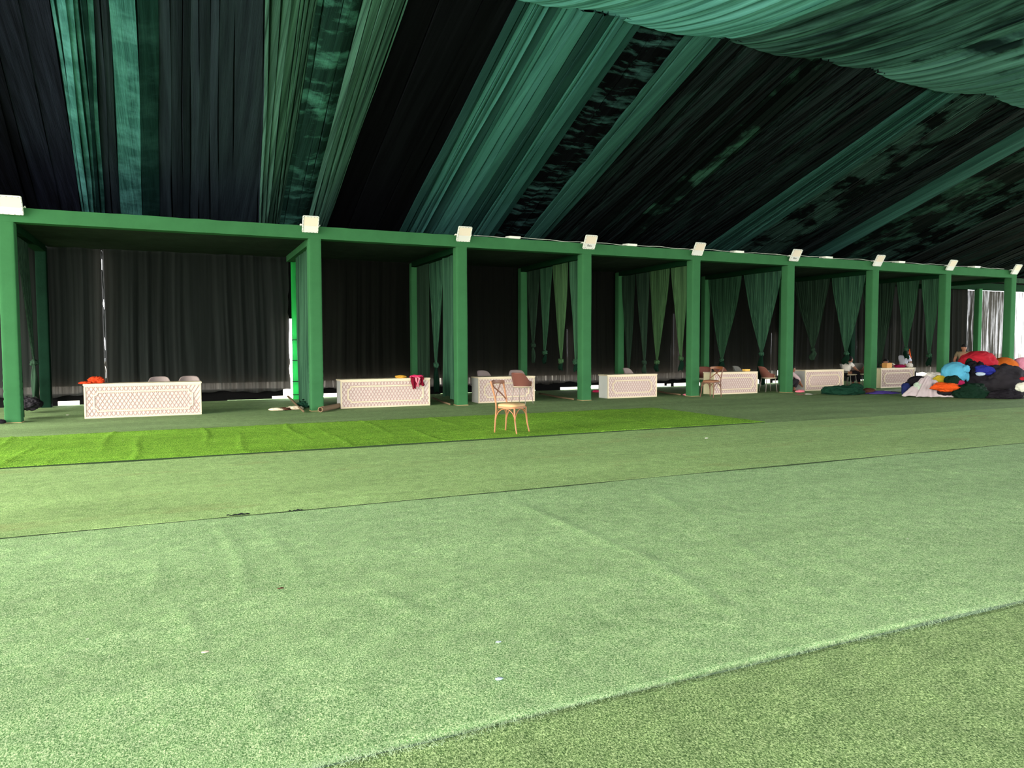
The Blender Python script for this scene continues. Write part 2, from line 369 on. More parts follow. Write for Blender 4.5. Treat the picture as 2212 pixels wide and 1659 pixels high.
sd_txt = ['leftmost', 'second', 'third', 'fourth', 'fifth', 'sixth', 'seventh', 'eighth', 'ninth and farthest']
for i, X in enumerate(PX):
    vv, ff = beam_mesh(YF+.16, YB-.02, .12, .14, 20+i, 'y', .2, .006)
    o = MB().add([(x+X, y, z+HB+.02) for x, y, z in vv], ff).build('cross_beam', T['green'] if i == 1 else T['green_dk'], None, True, .7)  # darker copy of the green cloth puts the booth shade into its colour
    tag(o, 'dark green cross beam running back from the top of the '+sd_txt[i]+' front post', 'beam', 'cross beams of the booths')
def zsheet(name, y, z0, z1, x0, x1, m): return MB().box(((x0+x1)/2, y, (z0+z1)/2), (x1-x0, .2, z1-z0), .01).build(name, m, smooth=False)
back_txt = ['leftmost', 'second', 'third', 'fourth', 'fifth', 'sixth', 'seventh', 'eighth', 'ninth and farthest']
gl = T['lit'] = mat('thin_green_cloth', srgb(52, 150, 84), .8, .1); N, L, b = nodes(gl)
tr = N.new('ShaderNodeBsdfTranslucent'); tr.inputs[0].default_value = (.22, .95, .42, 1); mx = N.new('ShaderNodeMixShader'); mx.inputs[0].default_value = .8
L.new(b.outputs[0], mx.inputs[1]); L.new(tr.outputs[0], mx.inputs[2]); L.new(mx.outputs[0], N['Material Output'].inputs[0])
for i, X in enumerate(PX[:8]+[33.5]):
    lab = 'green rear post at the back end of the '+back_txt[i]+' cross beam'
    if i == 8: lab = 'green post standing among the light-streaked curtains behind the farthest booth'
    if i == 1: lab = 'thin-clothed rear post glowing bright green at the open slit, with black straps'
    t = thing('rear_post', (X+(.11 if i == 1 else 0), YB+.1, 0), lab, 'post', 'rear posts of the booths')
    w_ = .24 if i != 1 else .18
    vv, ff = post_mesh(40+i, HB, w_, 1.0, .002)
    mesh('cloth_sleeve', vv, ff, T['lit'] if i == 1 else (T['curt_dk'] if i in (0, 7) else T['green']), t)
    if i == 1:
        for z in (.14, .52, 1.13, 1.72): MB().box((0, 0, z), (w_+.015, w_+.015, .022)).build('strap', T['blackrub'], t, smooth=False)

# ------------------------------------------------------------------ booth ceiling cloths and back curtains
bt = ['leftmost counter', 'counter with the maroon cloth', 'counter behind the brown armchair', 'plain counter with a pale side panel', 'counter with the cross-back chair in front', 'counter beside the squatting person', 'counter with the orange box', 'empty farthest booth']
T['underside'] = cloth('booth_ceiling_cloth', srgb(46, 56, 50), .9, 100, .3, .2)
XX = [-8.5]+PX
for i in range(9):
    x0, x1 = XX[i]+.12, XX[i+1]-.12
    def cf(u, v, x0=x0, x1=x1, i=i):
        return (x0+(x1-x0)*u, YF+.14+(22.05-YF-.14)*v, 4.10-.06*math.sin(u*PI)*math.sin(v*PI)+.02*mn.noise(Vector((u*14, v*3+i, 1))))
    vv, ff = grid(40, 14, cf); o = mesh('booth_ceiling_cloth', vv, ff, T['underside'])
    tag(o, 'dark flat ceiling cloth over the '+(bt[i-1] if i else 'booth cut by the left picture edge'), 'ceiling cloth', 'flat ceiling cloths of the booths')

def sheer(name, base, t_lo, t_hi, lo=.45, hi=.75, xs=14, transl=.1, tcol=(.5, .45, .4, 1)):
    m = mat(name, base, .9, .1); N, L, b = nodes(m)
    n = noise_tex(N, L, coords(N, L, (xs, xs, .35)), 1, 5, .7); 
    r = ramp(N, L, n, [(lo, (t_lo,)*3+(1,)), (hi, (t_hi,)*3+(1,))])
    L.new(ramp(N, L, n, [(.3, sc4(base, .6)), (.7, sc4(base, 1.5))]), b.inputs['Base Color'])
    tl = N.new('ShaderNodeBsdfTranslucent'); tl.inputs[0].default_value = tcol
    m1 = N.new('ShaderNodeMixShader'); m1.inputs[0].default_value = transl; L.new(b.outputs[0], m1.inputs[1]); L.new(tl.outputs[0], m1.inputs[2])
    tp_ = N.new('ShaderNodeBsdfTransparent'); m2 = N.new('ShaderNodeMixShader'); L.new(r, m2.inputs[0]); L.new(m1.outputs[0], m2.inputs[1]); L.new(tp_.outputs[0], m2.inputs[2])
    L.new(m2.outputs[0], N['Material Output'].inputs[0]); return m
T['back'] = sheer('black_sheer_curtain', (.005, .006, .005, 1), .004, .16, .55, .8, transl=.05)
T['back_left'] = sheer('charcoal_sheer_curtain', (.011, .014, .014, 1), .005, .03, transl=.04)
T['back_right'] = sheer('see_through_black_curtain', (.02, .022, .02, 1), .0, .16, .50, .72, 9, .02)
T['back_end'] = sheer('thin_pale_curtain', (.10, .10, .10, 1), .0, .30, .42, .68, 7, .08, (.8, .8, .85, 1))
def drape(name, x0, x1, z0, z1, Y, m, seed, amp=.04, dens=6, edge=0, hem=.03, gather=0, plane='x', gap=None, parent=None, topamp=.5):
    R = random.Random(seed); W_ = abs(x1-x0); nu = max(24, int(W_*34)); nv = 26; ph = [R.uniform(0, 9) for _ in range(8)]
    def f(u, v):
        s = x0+(x1-x0)*u; z = z0+(z1-z0)*(1-v)
        q = s*dens+1.1*math.sin(s*1.7+ph[0])+.8*math.sin(s*3.1+ph[1])+.25*math.sin(v*3+s)
        a = amp*(topamp+(1-topamp)*v)
        y = a*(math.sin(q*2.1)+.5*math.sin(q*4.7+ph[2])+.3*math.sin(q*9.3+ph[3]))
        if v > .99: z += hem*math.sin(s*3.3+ph[4])+hem*.6*math.sin(s*11+ph[5])
        if gap and u in (0, 1):
            k = mn.noise(Vector((z*5, ph[6], 0))); s += (1 if u == 0 else -1)*max(0, k)*gap
        if gather: s = x0+(x1-x0)*(.5+(u-.5)*(1-gather*v**1.5))
        return (s, Y+y, z) if plane == 'x' else (Y+y, s, z)
    vv, ff = grid(nu, nv, f); return mesh(name, vv, ff, m, parent)
slx = at(222, 600, 22.2).x
bc_lab = ['black pleated back curtain of the booth cut by the left picture edge', 'charcoal pleated back curtain left of the slit with light spots, behind the leftmost counter', 'charcoal pleated back curtain right of the slit with light spots, behind the leftmost counter',
          'black pleated back curtain behind the counter with the maroon cloth', 'black pleated back curtain behind the brown armchair and its counter', 'black pleated back curtain behind the plain counter with a pale side panel',
          'black pleated back curtain behind the counter with the cross-back chair in front', 'black pleated back curtain behind the counter beside the squatting person', 'black pleated back curtain behind the counter with the orange box',
          'black back curtain behind the standing person', 'see-through black back curtain with light streaks in the farthest booth', 'bright thin back curtain beyond the corner post at the right picture edge']
bcs = [(-8.5, -3.15, 'back_left'), (-3.1, slx+.016, 'back_left'), (slx-.012, 2.97, 'back_left'), (3.27, 6.66, 'back'), (6.68, 10.35, 'back'), (10.37, 14.1, 'back'), (14.13, 17.86, 'back'),
       (17.88, 21.69, 'back'), (21.71, 25.42, 'back'), (25.44, at(2086, 700, 22.2).x, 'back'), (at(2086, 700, 22.2).x+.01, at(2189, 700, 22.2).x, 'back_right'), (at(2189, 700, 22.2).x, 44, 'back_end')]
for k, (a, b, mk) in enumerate(bcs):
    z0 = .25 if k < 10 else .12
    gp_ = .12 if k in (1, 2) else None
    o = drape('back_curtain', a, b, z0, 4.3 if k < 9 else 4.02, YW+.03, T[mk], 60+k, .035, 5.5, gap=gp_)
    tag(o, bc_lab[k], 'curtain', 'back wall curtains')
bt_ = MB().box((18.75, 22.2, 4.27), (54.5, .05, .06)).build('trim_2', T['tarp'], smooth=False); tag(bt_, kind='structure')
# header along the back wall in the open right part
o = zsheet('back_header', 21.98, 4.02, 4.34, 29.4, 46, T['green_dk']); tag(o, 'dark green valance above the bright curtain beyond the corner post', 'valance')
o = zsheet('back_rail', 21.80, 4.40, 4.62, 29.4, 46, T['curt_grey']); tag(o, 'grey green rail cloth above the valance beyond the corner post', 'rail')

# ------------------------------------------------------------------ side curtains of the booths
def lump(c, r, seed, n=3, amp=.25, sc_=(1, 1, 1), freq=3.0, ridge=.5, zmin=None):
    bm = bmesh.new(); bmesh.ops.create_icosphere(bm, subdivisions=n, radius=1); off = Vector((seed*7.3, seed*3.1, seed))
    for v in bm.verts:
        p = v.co.normalized(); q = p*freq*.5+off
        q2 = q+Vector((mn.noise(q*1.3+off), mn.noise(q*1.3-off), mn.noise(q*1.1)))*.5
        f1 = .5+.5*math.sin(mn.noise(q2*1.1+off)*13); f2 = .5+.5*math.sin(mn.noise(q2*2.3-off)*15)
        d = amp*.9*mn.noise(q)+ridge*amp*.42*(f1**.7-.5)+ridge*amp*.20*(f2**.7-.5)
        v.co = Vector((p.x*r*sc_[0], p.y*r*sc_[1], p.z*r*sc_[2]))*(1+d)+Vector(c)
        if zmin is not None and v.co.z < zmin: v.co.z = zmin+.004*mn.noise(v.co*9)
    bm.verts.index_update(); vs = [v.co.copy() for v in bm.verts]; fs = [[v.index for v in f.verts] for f in bm.faces]; bm.free(); return vs, fs
def tied_curtain(X, y0, y1, ztop, yk, zk, ztail, m, label, seed, N_=7, tailw=.10):
    t = thing('tied_curtain', (X, yk, 0), label, 'curtain', 'side curtains knotted at the bottom'); R = random.Random(seed); ph = [R.uniform(0, 6) for _ in range(5)]
    yc = (y0+y1)/2; h0 = abs(y1-y0)/2*1.0
    def f(u, v):
        uu = u*2-1; z = ztop+(zk-ztop)*v; h = .035+(h0-.035)*(1-v**1.25)**.95; c = yc+(yk-yc)*v**1.1
        x = (.005+.018*v*(1-v*.6))*math.sin(N_*uu*PI+ph[0]+.6*math.sin(v*3))+.006*math.sin(uu*29+ph[1])*(.4+v)+.02*math.sin(v*5+ph[2])*v*(1-v)
        return (x, c-yk+h*uu+.012*math.sin(v*9+ph[3])*abs(uu), z)
    vv, ff = grid(64, 40, f); mesh('curtain_cloth', vv, ff, m, t)
    vv, ff = lump((0, 0, zk-.03), .075, seed, 3, .6, (1, 1.1, 1), 4, 1); mesh('knot', vv, ff, m, t)
    def tf(u, v):
        a = u*2*PI; r = tailw*(.35+.8*math.sin(min(1, v*1.1)*PI*.72))*(1+.25*math.sin(3*a+ph[1]+v*4)); z = (zk-.06)+(ztail-zk+.06)*v
        return (r*.5*math.cos(a), r*math.sin(a)+.03*math.sin(v*5+ph[2]), z+.03*math.sin(a*2+ph[3])*v)
    vv, ff = grid(20, 16, tf); mesh('tail', vv, ff, T['curt_dk'] if m != T['curt_grey'] else m, t)
    return t
TC = [ # post index, y0, y1, ztop, yk, zk, ztail, material, label
 (0, 18.9, 20.3, 4.0, 20.5, 1.2, .35, 'curt_grey', 'dark green knotted curtain beside the leftmost front post'),
 (2, 20.35, 19.05, 3.90, 19.8, 1.02, .22, 'curt_teal', 'long knotted green curtain behind the counter with the maroon cloth, hanging almost to the floor'),
 (3, 21.55, 20.6, 3.92, 21.07, 1.58, 1.0, 'curt_grey', 'leftmost of the four knotted curtains above the brown armchair'),
 (3, 20.57, 19.75, 3.92, 20.26, 1.35, 1.0, 'curt', 'second from left of the four knotted curtains above the brown armchair'),
 (3, 19.72, 18.75, 3.95, 19.2, 1.1, .82, 'curt_olive', 'third from left and mossiest of the four knotted curtains above the brown armchair'),
 (3, 18.72, 18.05, 3.97, 18.3, 1.1, .8, 'curt', 'rightmost of the four knotted curtains right of the brown armchair, against the post'),
 (4, 21.75, 20.9, 3.92, 21.25, .62, .5, 'curt_grey', 'greyish stained curtain hanging lowest above the plain counter, leftmost of four'),
 (4, 20.87, 20.08, 3.93, 20.35, 1.0, .5, 'curt_grey', 'second from left of the four curtains above the plain counter, with a dark looped tail'),
 (4, 20.07, 18.98, 3.95, 19.65, 1.02, .7, 'curt_olive', 'third from left of the four curtains above the plain counter, with a wide frayed tail'),
 (4, 18.95, 18.1, 3.97, 18.4, 1.16, .75, 'curt_olive', 'rightmost of the four curtains above the plain counter, against the post'),
 (5, 21.7, 19.93, 3.93, 20.94, 1.02, .7, 'curt', 'broad dark knotted curtain above the second cross-back chair'),
 (5, 19.86, 18.1, 4.0, 18.96, 1.27, .22, 'curt_teal', 'broad teal knotted curtain with a long bulging tail, left of the squatting person'),
 (6, 21.36, 19.66, 3.97, 20.37, 1.38, .98, 'curt_grey', 'broad dark knotted curtain above the counter beside the squatting person'),
 (6, 19.55, 18.1, 4.0, 18.86, 1.25, .85, 'curt_teal', 'broad teal knotted curtain above the seated person in the white shirt'),
 (7, 21.4, 19.85, 3.97, 20.5, .66, .5, 'curt_grey', 'grey green curtain reaching down to the orange box, leftmost of three'),
 (7, 19.79, 18.84, 4.0, 19.34, 1.38, .98, 'curt', 'middle of the three curtains above the counter with the orange box'),
 (7, 18.78, 18.03, 4.03, 18.38, 1.15, .75, 'curt', 'narrow knotted curtain against the post behind the light blue bundle')]
for k, (i, y0, y1, zt, yk, zk, zl, mk, lab) in enumerate(TC): tied_curtain(PX[i]-.02, y0, y1, zt, yk, zk, zl, T[mk], lab, 100+k, 6+int(abs(y1-y0)*5), .12 if abs(y1-y0) > 1.2 else .085)
FC = [(0, 18.2, 18.85, 'curt_grey', 'dark hanging curtain behind the leftmost front post', .1), (1, 18.1, 20.55, 'curt_teal', 'full length teal pleated curtain hanging behind the post left of the maroon cloth counter', .2),
      (2, 20.4, 21.55, 'curt_grey', 'flat greyish curtain beside the rear post behind the maroon cloth', 0), (2, 18.15, 19.15, 'curt_teal', 'full length pale teal pleated curtain against the front post right of the maroon cloth', .12)]
for k, (i, y0, y1, mk, lab, ga) in enumerate(FC):
    o = drape('hanging_curtain', y0, y1, .10, 3.92, PX[i]-.02, T[mk], 140+k, .05 if k != 2 else .015, 7, plane='y', gather=ga, hem=.05); tag(o, lab, 'curtain', 'full length side curtains')

# ------------------------------------------------------------------ roof drapes
def lerp(a, b, t): return a+(b-a)*t
def roof_drape(name, xt0, xt1, xb0, xb1, m, label, seed, wr=(.08, .3), step=.04, dz=0, ripple=0, y0=11.56, y1=22.3, fold=0, sag=.03):
    R = random.Random(seed); W_ = (xb1-xb0)
    st = []; s = 0
    while s < W_:
        L_ = R.uniform(*wr)*(1 if R.random() < .75 else 2.2); e_ = min(W_, s+L_); st.append((s/W_, e_/W_, R.uniform(.2, 1)*step, R.random(), R.uniform(-1, 1))); s = e_
    cols = []
    for k, (a, b, h, r, tw) in enumerate(st):
        g_ = min(.3, .014/max(.01, (b-a)*W_))                          # narrow deep groove between neighbouring pleats
        for t, zz in ((0.0, .07), (g_*.5, 0), (.3, None), (.6, None), (.85, None), (1-g_*.5, None), (1-g_*.25, .07)): cols.append((a+(b-a)*t, k, t, zz))
    cols.append((1.0, len(st)-1, 1.0, .07)); rows = 46; vs = []
    for j in range(rows):
        v = j/(rows-1); Y = y0+(y1-y0)*v; tt = (Y-11.6)/9.6; xa = lerp(xt0, xb0, tt); xb = lerp(xt1, xb1, tt)
        for (u, k, t, zz) in cols:
            a, b, h, r, tw = st[k]
            z = -h*(1-t)**.8 if r > .5 else -h*(t**.8)
            if zz is not None: z = zz if zz else -h*.1*(r <= .5)-h*(r > .5)
            kk = k if t < .99 else k+1; kk = k+1 if (t == 1-0) else (k if t > 0 else k)
            wk = k if t > 0 else k-.0
            wob = (.012*math.sin(Y*.9+wk*1.7)+.02*tw*math.sin(Y*.45+wk)) if t > 0 else (.012*math.sin(Y*.9+(k-1)*1.7)+.02*st[k-1][4]*math.sin(Y*.45+(k-1)))
            z += fold*math.sin(Y*1.1+k*2.3)*.5+ripple*(mn.noise(Vector((u*2.5+seed, Y*1.9, 0)))+.6*mn.noise(Vector((u*6, Y*4.2, seed))))
            z -= sag*math.sin(u*PI)+.02*mn.noise(Vector((u*8, Y*.3, seed)))
            vs.append((lerp(xa, xb, u)+wob*(1 if 0 < u < 1 else 0), Y, roof_z(Y)+z+dz))
    n = len(cols); fs = [(j*n+i, j*n+i+1, (j+1)*n+i+1, (j+1)*n+i) for j in range(rows-1) for i in range(n-1)]
    o = MB().add(vs, fs).build(name, m, None, True, .35); tag(o, label, 'ceiling drape', 'cloth drapes lining the tent roof')
    tones = [.25 if q_ < .12 else (.55+.55*R.random()) for q_ in [R.random() for _ in st]]; at_ = o.data.attributes.new('pleat_shade', 'FLOAT_COLOR', 'FACE'); buf = []  # pleat light and dark painted per band, stronger than the tilt gives
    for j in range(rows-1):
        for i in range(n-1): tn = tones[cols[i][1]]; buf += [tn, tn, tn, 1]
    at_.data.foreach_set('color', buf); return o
B0 = srgb(8, 11, 12); B1 = srgb(22, 30, 30); BS = srgb(34, 46, 50); G1 = srgb(44, 98, 78); G2 = srgb(62, 122, 98); G3 = srgb(70, 112, 76); TL = srgb(78, 150, 122)
D = {}
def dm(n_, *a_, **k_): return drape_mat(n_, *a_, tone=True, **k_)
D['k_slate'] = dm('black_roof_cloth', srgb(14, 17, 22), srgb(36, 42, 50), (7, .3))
D['teal_lit'] = dm('lit_patch_teal_roof_cloth', srgb(34, 74, 62), srgb(60, 116, 98), (9, .3), (.6, srgb(92, 160, 138), 1.6, 2.0, .45, .75))  # lighter mottle paints soft lit patches into the teal
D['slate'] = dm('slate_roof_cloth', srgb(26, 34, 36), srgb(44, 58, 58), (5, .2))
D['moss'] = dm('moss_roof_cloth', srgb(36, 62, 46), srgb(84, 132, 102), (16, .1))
D['patchy'] = dm('patchy_green_roof_cloth', srgb(20, 40, 32), srgb(34, 66, 52), (9, .3), (.9, srgb(74, 136, 108), 1.3, 2.2, .48, .66))  # brighter green mottle paints in the lit patches
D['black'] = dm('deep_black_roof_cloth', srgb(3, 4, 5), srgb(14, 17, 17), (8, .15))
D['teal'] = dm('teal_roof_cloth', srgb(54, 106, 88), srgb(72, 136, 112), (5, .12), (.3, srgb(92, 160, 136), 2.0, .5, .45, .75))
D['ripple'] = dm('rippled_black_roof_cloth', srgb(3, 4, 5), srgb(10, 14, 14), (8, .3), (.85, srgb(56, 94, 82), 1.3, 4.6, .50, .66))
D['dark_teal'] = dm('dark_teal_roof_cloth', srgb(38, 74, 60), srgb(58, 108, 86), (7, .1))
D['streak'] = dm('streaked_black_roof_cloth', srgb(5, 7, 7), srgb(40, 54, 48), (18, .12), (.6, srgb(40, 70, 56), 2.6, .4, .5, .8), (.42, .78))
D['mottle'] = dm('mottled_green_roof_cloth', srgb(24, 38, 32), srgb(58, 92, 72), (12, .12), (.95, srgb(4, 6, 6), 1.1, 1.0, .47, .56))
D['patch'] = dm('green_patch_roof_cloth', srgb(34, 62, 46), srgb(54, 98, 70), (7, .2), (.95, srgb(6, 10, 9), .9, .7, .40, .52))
PN = [(-8, -1.6, -9, -2.1, 'k_slate', 'slate black roof drape at the upper left corner', (.1, .5), .03, 0),
 (-1.58, -.96, -2.1, -1.6, 'teal_lit', 'narrow light-patched teal pleated roof drape nearest the upper left corner', (.05, .14), .05, -.02),
 (-.98, -.77, -1.62, -1.24, 'slate', 'narrow dark strip between the two light-patched teal roof drapes', (.1, .2), .02, 0),
 (-.77, -.13, -1.25, -.35, 'teal_lit', 'broad flat light-patched teal roof drape above the leftmost counter', (.2, .5), .04, -.02),
 (-.14, 1.36, -.36, 2.10, 'slate', 'wide dark slate roof drape above the leftmost counter', (.15, .5), .03, 0),
 (1.34, 2.2, 2.08, 2.62, 'moss', 'moss green finely pleated roof drape left of the second front post', (.03, .09), .05, -.03),
 (2.18, 2.92, 2.6, 3.36, 'patchy', 'roof drape with bright green patches above the second front post', (.12, .3), .03, -.01),
 (2.9, 3.62, 3.34, 3.88, 'moss', 'moss green roof drape with a bright fold right of the patchy one', (.04, .16), .06, -.03),
 (3.6, 5.47, 3.86, 6.0, 'black', 'deep black roof drape left of the broad teal one', (.2, .5), .05, 0),
 (5.45, 7.94, 5.98, 8.97, 'teal', 'broad bright teal pleated roof drape above the third front post', (.07, .26), .055, -.04),
 (7.92, 9.02, 8.95, 10.02, 'ripple', 'black roof drape with rippled pale bands right of the broad teal one', (.3, .5), .02, 0),
 (9.0, 9.76, 9.98, 10.66, 'dark_teal', 'dark teal roof drape right of the rippled black one', (.06, .2), .045, -.04),
 (9.74, 12.2, 10.62, 13.3, 'streak', 'streaked black roof drape above the fourth front post', (.05, .2), .04, 0),
 (12.1, 12.9, 13.2, 14.0, 'patch', 'roof drape with a few mid green patches between two black ones', (.1, .3), .02, -.02),
 (12.85, 16.02, 13.95, 17.02, 'streak', 'wide streaked black roof drape above the fifth front post', (.04, .2), .045, 0),
 (16.0, 17.0, 17.0, 18.4, 'dark_teal', 'dark teal roof drape with fine bright pleats above the sixth front post', (.04, .18), .05, -.04),
 (16.98, 18.6, 18.35, 20.6, 'mottle', 'green roof drape mottled with black blotches', (.05, .2), .05, -.01),
 (18.58, 20.5, 20.55, 22.0, 'streak', 'streaked black roof drape left of the narrow smooth teal strip', (.05, .2), .04, 0),
 (20.45, 21.6, 21.95, 23.0, 'dark_teal', 'smooth narrow dark teal roof drape running to the seventh front post', (.3, .6), .03, -.04),
 (21.55, 23.9, 22.95, 25.2, 'patch', 'dark patchy roof drape right of the smooth teal strip', (.1, .3), .03, 0),
 (23.8, 25.6, 25.1, 27.2, 'mottle', 'roof drape with fine pale pleats near the right picture edge', (.04, .14), .05, -.02),
 (25.5, 37.4, 27.1, 38.9, 'streak', 'far streaked dark roof drape above the corner post', (.05, .3), .06, 0)]
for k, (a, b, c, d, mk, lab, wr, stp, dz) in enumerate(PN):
    roof_drape('roof_drape', a, b, c, d, D[mk], lab, 200+k, wr, stp, dz, ripple=.035 if mk == 'ripple' else (.012 if mk in ('teal_lit', 'patchy', 'mottle') else .004))

# swags hanging along the ridge side
SW = [1.2, 4.3, 6.9, 9.72, 12.28, 13.65, 17.7, 22.2, 27.5, 34]
sw_m = [drape_mat('teal_swag_cloth', srgb(44, 96, 78), srgb(104, 176, 148), (9, .35), kind='UV'), drape_mat('dark_green_swag_cloth', srgb(12, 26, 22), srgb(70, 118, 92), (9, .35), (.85, srgb(6, 12, 11), 1.6, .35, .46, .62), kind='UV'),
        drape_mat('mottled_swag_cloth', srgb(40, 72, 58), srgb(78, 128, 100), (7, .3), (.9, srgb(6, 14, 13), .9, .9, .56, .66), kind='UV')]
sw_lab = ['teal ceiling swag cut by the top picture edge, left of the brightest one', 'small teal ceiling swag at the top picture edge', 'bright teal ceiling swag, first full scallop from the left', 'dark green ceiling swag right of the bright teal one',
          'narrow ceiling swag between the dark one and the large mottled one', 'large mottled green ceiling swag at the upper right corner', 'ceiling swag cut by the right picture edge', 'far ceiling swag beyond the right picture edge', 'farthest ceiling swag beyond the right picture edge']
for k in range(len(SW)-1):
    q0, q1 = SW[k], SW[k+1]; W_ = q1-q0; nu = max(40, int(W_*34)); nv = 60; sgn = 1
    def sf(u, v, q0=q0, W_=W_, k=k):
        d = max(0, v*1.04-.04)**1.6*6.4; q = q0+W_*u
        fd = math.sin(q*17+1.3*math.sin(q*3+d*.6)+k)+.6*math.sin(q*31+d*.8)+.5*math.sin(q*7.3+d*.5)
        z = 7.56+.25*d-min(.32, .088*W_)*4*u*(1-u)*(.55+.45*min(1, d/2))-.05*min(1, .3+d)+.034*fd*min(1, .2+d*.8)
        z += .03*mn.noise(Vector((q*1.2, d*.9, 3)))
        y = 11.62-d
        if v < .04: z += (.04-v)*2.2; y += (.04-v)*1.2
        X = q+1.02*math.sqrt(d)+.24*d+.05*mn.noise(Vector((q, d*.7, 1)))
        if u == 1: z -= .03
        return (X, y+.02*fd*min(1, d), z)
    vv, ff = grid(nu, nv, sf); o = mesh('ceiling_swag', vv, ff, sw_m[0] if k < 3 else (sw_m[1] if k < 5 else sw_m[2]))
    uvl = o.data.uv_layers.new(name='folds'); buf = []
    for lp in o.data.loops: i_, j_ = lp.vertex_index % nu, lp.vertex_index//nu; buf += [q0+W_*i_/(nu-1), 6.4*(j_/(nv-1))**1.6]
    uvl.data.foreach_set('uv', buf)
    tag(o, sw_lab[k], 'ceiling swag', 'swags along the roof ridge')

# ------------------------------------------------------------------ counters
T['panel'] = mat('white_painted_panel', srgb(222, 208, 206), .6, .2)
T['lattice'] = mat('pinkish_lattice_slats', srgb(196, 168, 166), .6, .2)
T['cream'] = mat('cream_moulding', srgb(228, 214, 190), .5, .3)
T['side_grey'] = mat('grey_side_panel', srgb(190, 190, 192), .6, .2); T['side_white'] = mat('white_side_panel', srgb(232, 234, 236), .6, .2)
T['side_cream'] = mat('cream_side_panel', srgb(240, 230, 196), .6, .2)
def counter(W_, H_, D_, loc, side, label, seed):
    t = thing('reception_counter', loc, label, 'counter', 'white lattice counters in the booths')
    MB().box((0, D_/2, (H_-.03)/2), (W_, D_-.02, H_-.03), .004).build('body', side, t, True, .5)
    MB().box((0, D_/2-.005, H_-.018), (W_+.03, D_+.03, .036), .006).build('counter_top', T['cream'], t, True, .5)
    x0, x1, z0, z1 = -W_/2+.035, W_/2-.035, .035, H_-.065
    MB().box((0, .004, (z0+z1)/2), (x1-x0, .012, z1-z0)).build('front_panel', T['panel'], t, smooth=False)
    lb = MB(); pw, ph = .083, .135; sl = ph/pw*1.0; n = int((x1-x0+(z1-z0)/sl)/pw)+2
    for sgn in (1, -1):
        for k in range(-1, n+1):
            xa = (x0-(z1-z0)/sl*(sgn > 0))+k*pw+(0 if sgn > 0 else 0)
            pa = [xa, z0]; pb = [xa+(z1-z0)/sl, z1]
            if sgn < 0: pa = [x1+x0-pa[0], z0]; pb = [x1+x0-pb[0], z1]
            (ax, az), (bx, bz) = pa, pb; ts = [0, 1]; dx = bx-ax
            for lim in (x0, x1):
                if (ax-lim)*(bx-lim) < 0: ts.append((lim-ax)/dx)
            ts = sorted(ts); segs = [(ts[i], ts[i+1]) for i in range(len(ts)-1)]
            for a, b in segs:
                m_ = (a+b)/2; xm = ax+dx*m_
                if x0 < xm < x1 and b-a > .02:
                    P = Vector((ax+dx*a, -.007, az+(bz-az)*a)); Q = Vector((ax+dx*b, -.007, az+(bz-az)*b)); L_ = (Q-P).length; d = (Q-P).normalized(); nrm = Vector((-d.z, 0, d.x)); hw = .009; th = .008
                    lb.add([P-nrm*hw, P+nrm*hw, Q+nrm*hw, Q-nrm*hw, P-nrm*hw*.5+Vector((0, -th, 0)), P+nrm*hw*.5+Vector((0, -th, 0)), Q+nrm*hw*.5+Vector((0, -th, 0)), Q-nrm*hw*.5+Vector((0, -th, 0))],
                           [(4, 5, 6, 7)[::-1], (0, 1, 5, 4), (2, 3, 7, 6), (1, 2, 6, 5), (3, 0, 4, 7)])
    lb.build('lattice', T['lattice'], t, smooth=False)
    fb = MB()
    for c, d in [((0, -.008, .018), (W_, .036, .036)), ((0, -.008, H_-.05), (W_, .036, .03)), ((-W_/2+.018, -.0085, (H_-.029)/2), (.036, .034, H_-.106)), ((W_/2-.018, -.0085, (H_-.029)/2), (.036, .034, H_-.106))]: fb.box(c, d, .004)
    fb.build('border_moulding', T['cream'], t, True, .5)
    ix, iz = .15, .115; r = .075; a0, a1, b0, b1 = x0+ix, x1-ix, z0+iz, z1-iz; pts = []
    for cx, cz, s0 in ((a0, b0, 0), (a1, b0, 1), (a1, b1, 2), (a0, b1, 3)):
        for j in range(7):
            th = [PI/2, PI, -PI/2, 0][s0]-(PI/2)*j/6
            pts.append((cx+r*math.cos(th), cz+r*math.sin(th)))
    ib = MB(); q_ = []
    for p_ in pts:
        if not q_ or math.hypot(p_[0]-q_[-1][0], p_[1]-q_[-1][1]) > .002: q_.append(p_)
    pts = q_; n = len(pts); vs = []
    for k in range(n):
        P = Vector((pts[k][0], 0, pts[k][1])); A = Vector((pts[k-1][0], 0, pts[k-1][1])); B = Vector((pts[(k+1) % n][0], 0, pts[(k+1) % n][1]))
        d1 = (P-A).normalized(); d2 = (B-P).normalized(); n1 = Vector((-d1.z, 0, d1.x)); n2 = Vector((-d2.z, 0, d2.x)); mt = (n1+n2); mt = mt/max(.35, mt.length**2)*2
        for o_, y_ in ((-.019, -.010), (-.013, -.027), (.013, -.027), (.019, -.010)): vs.append(P+mt*o_+Vector((0, y_, 0)))
    ib.add(vs, [(4*k+j, 4*k+j+1, 4*((k+1) % n)+j+1, 4*((k+1) % n)+j) for k in range(n) for j in range(3)])
    ib.build('inner_moulding', T['cream'], t, smooth=False)
    return t
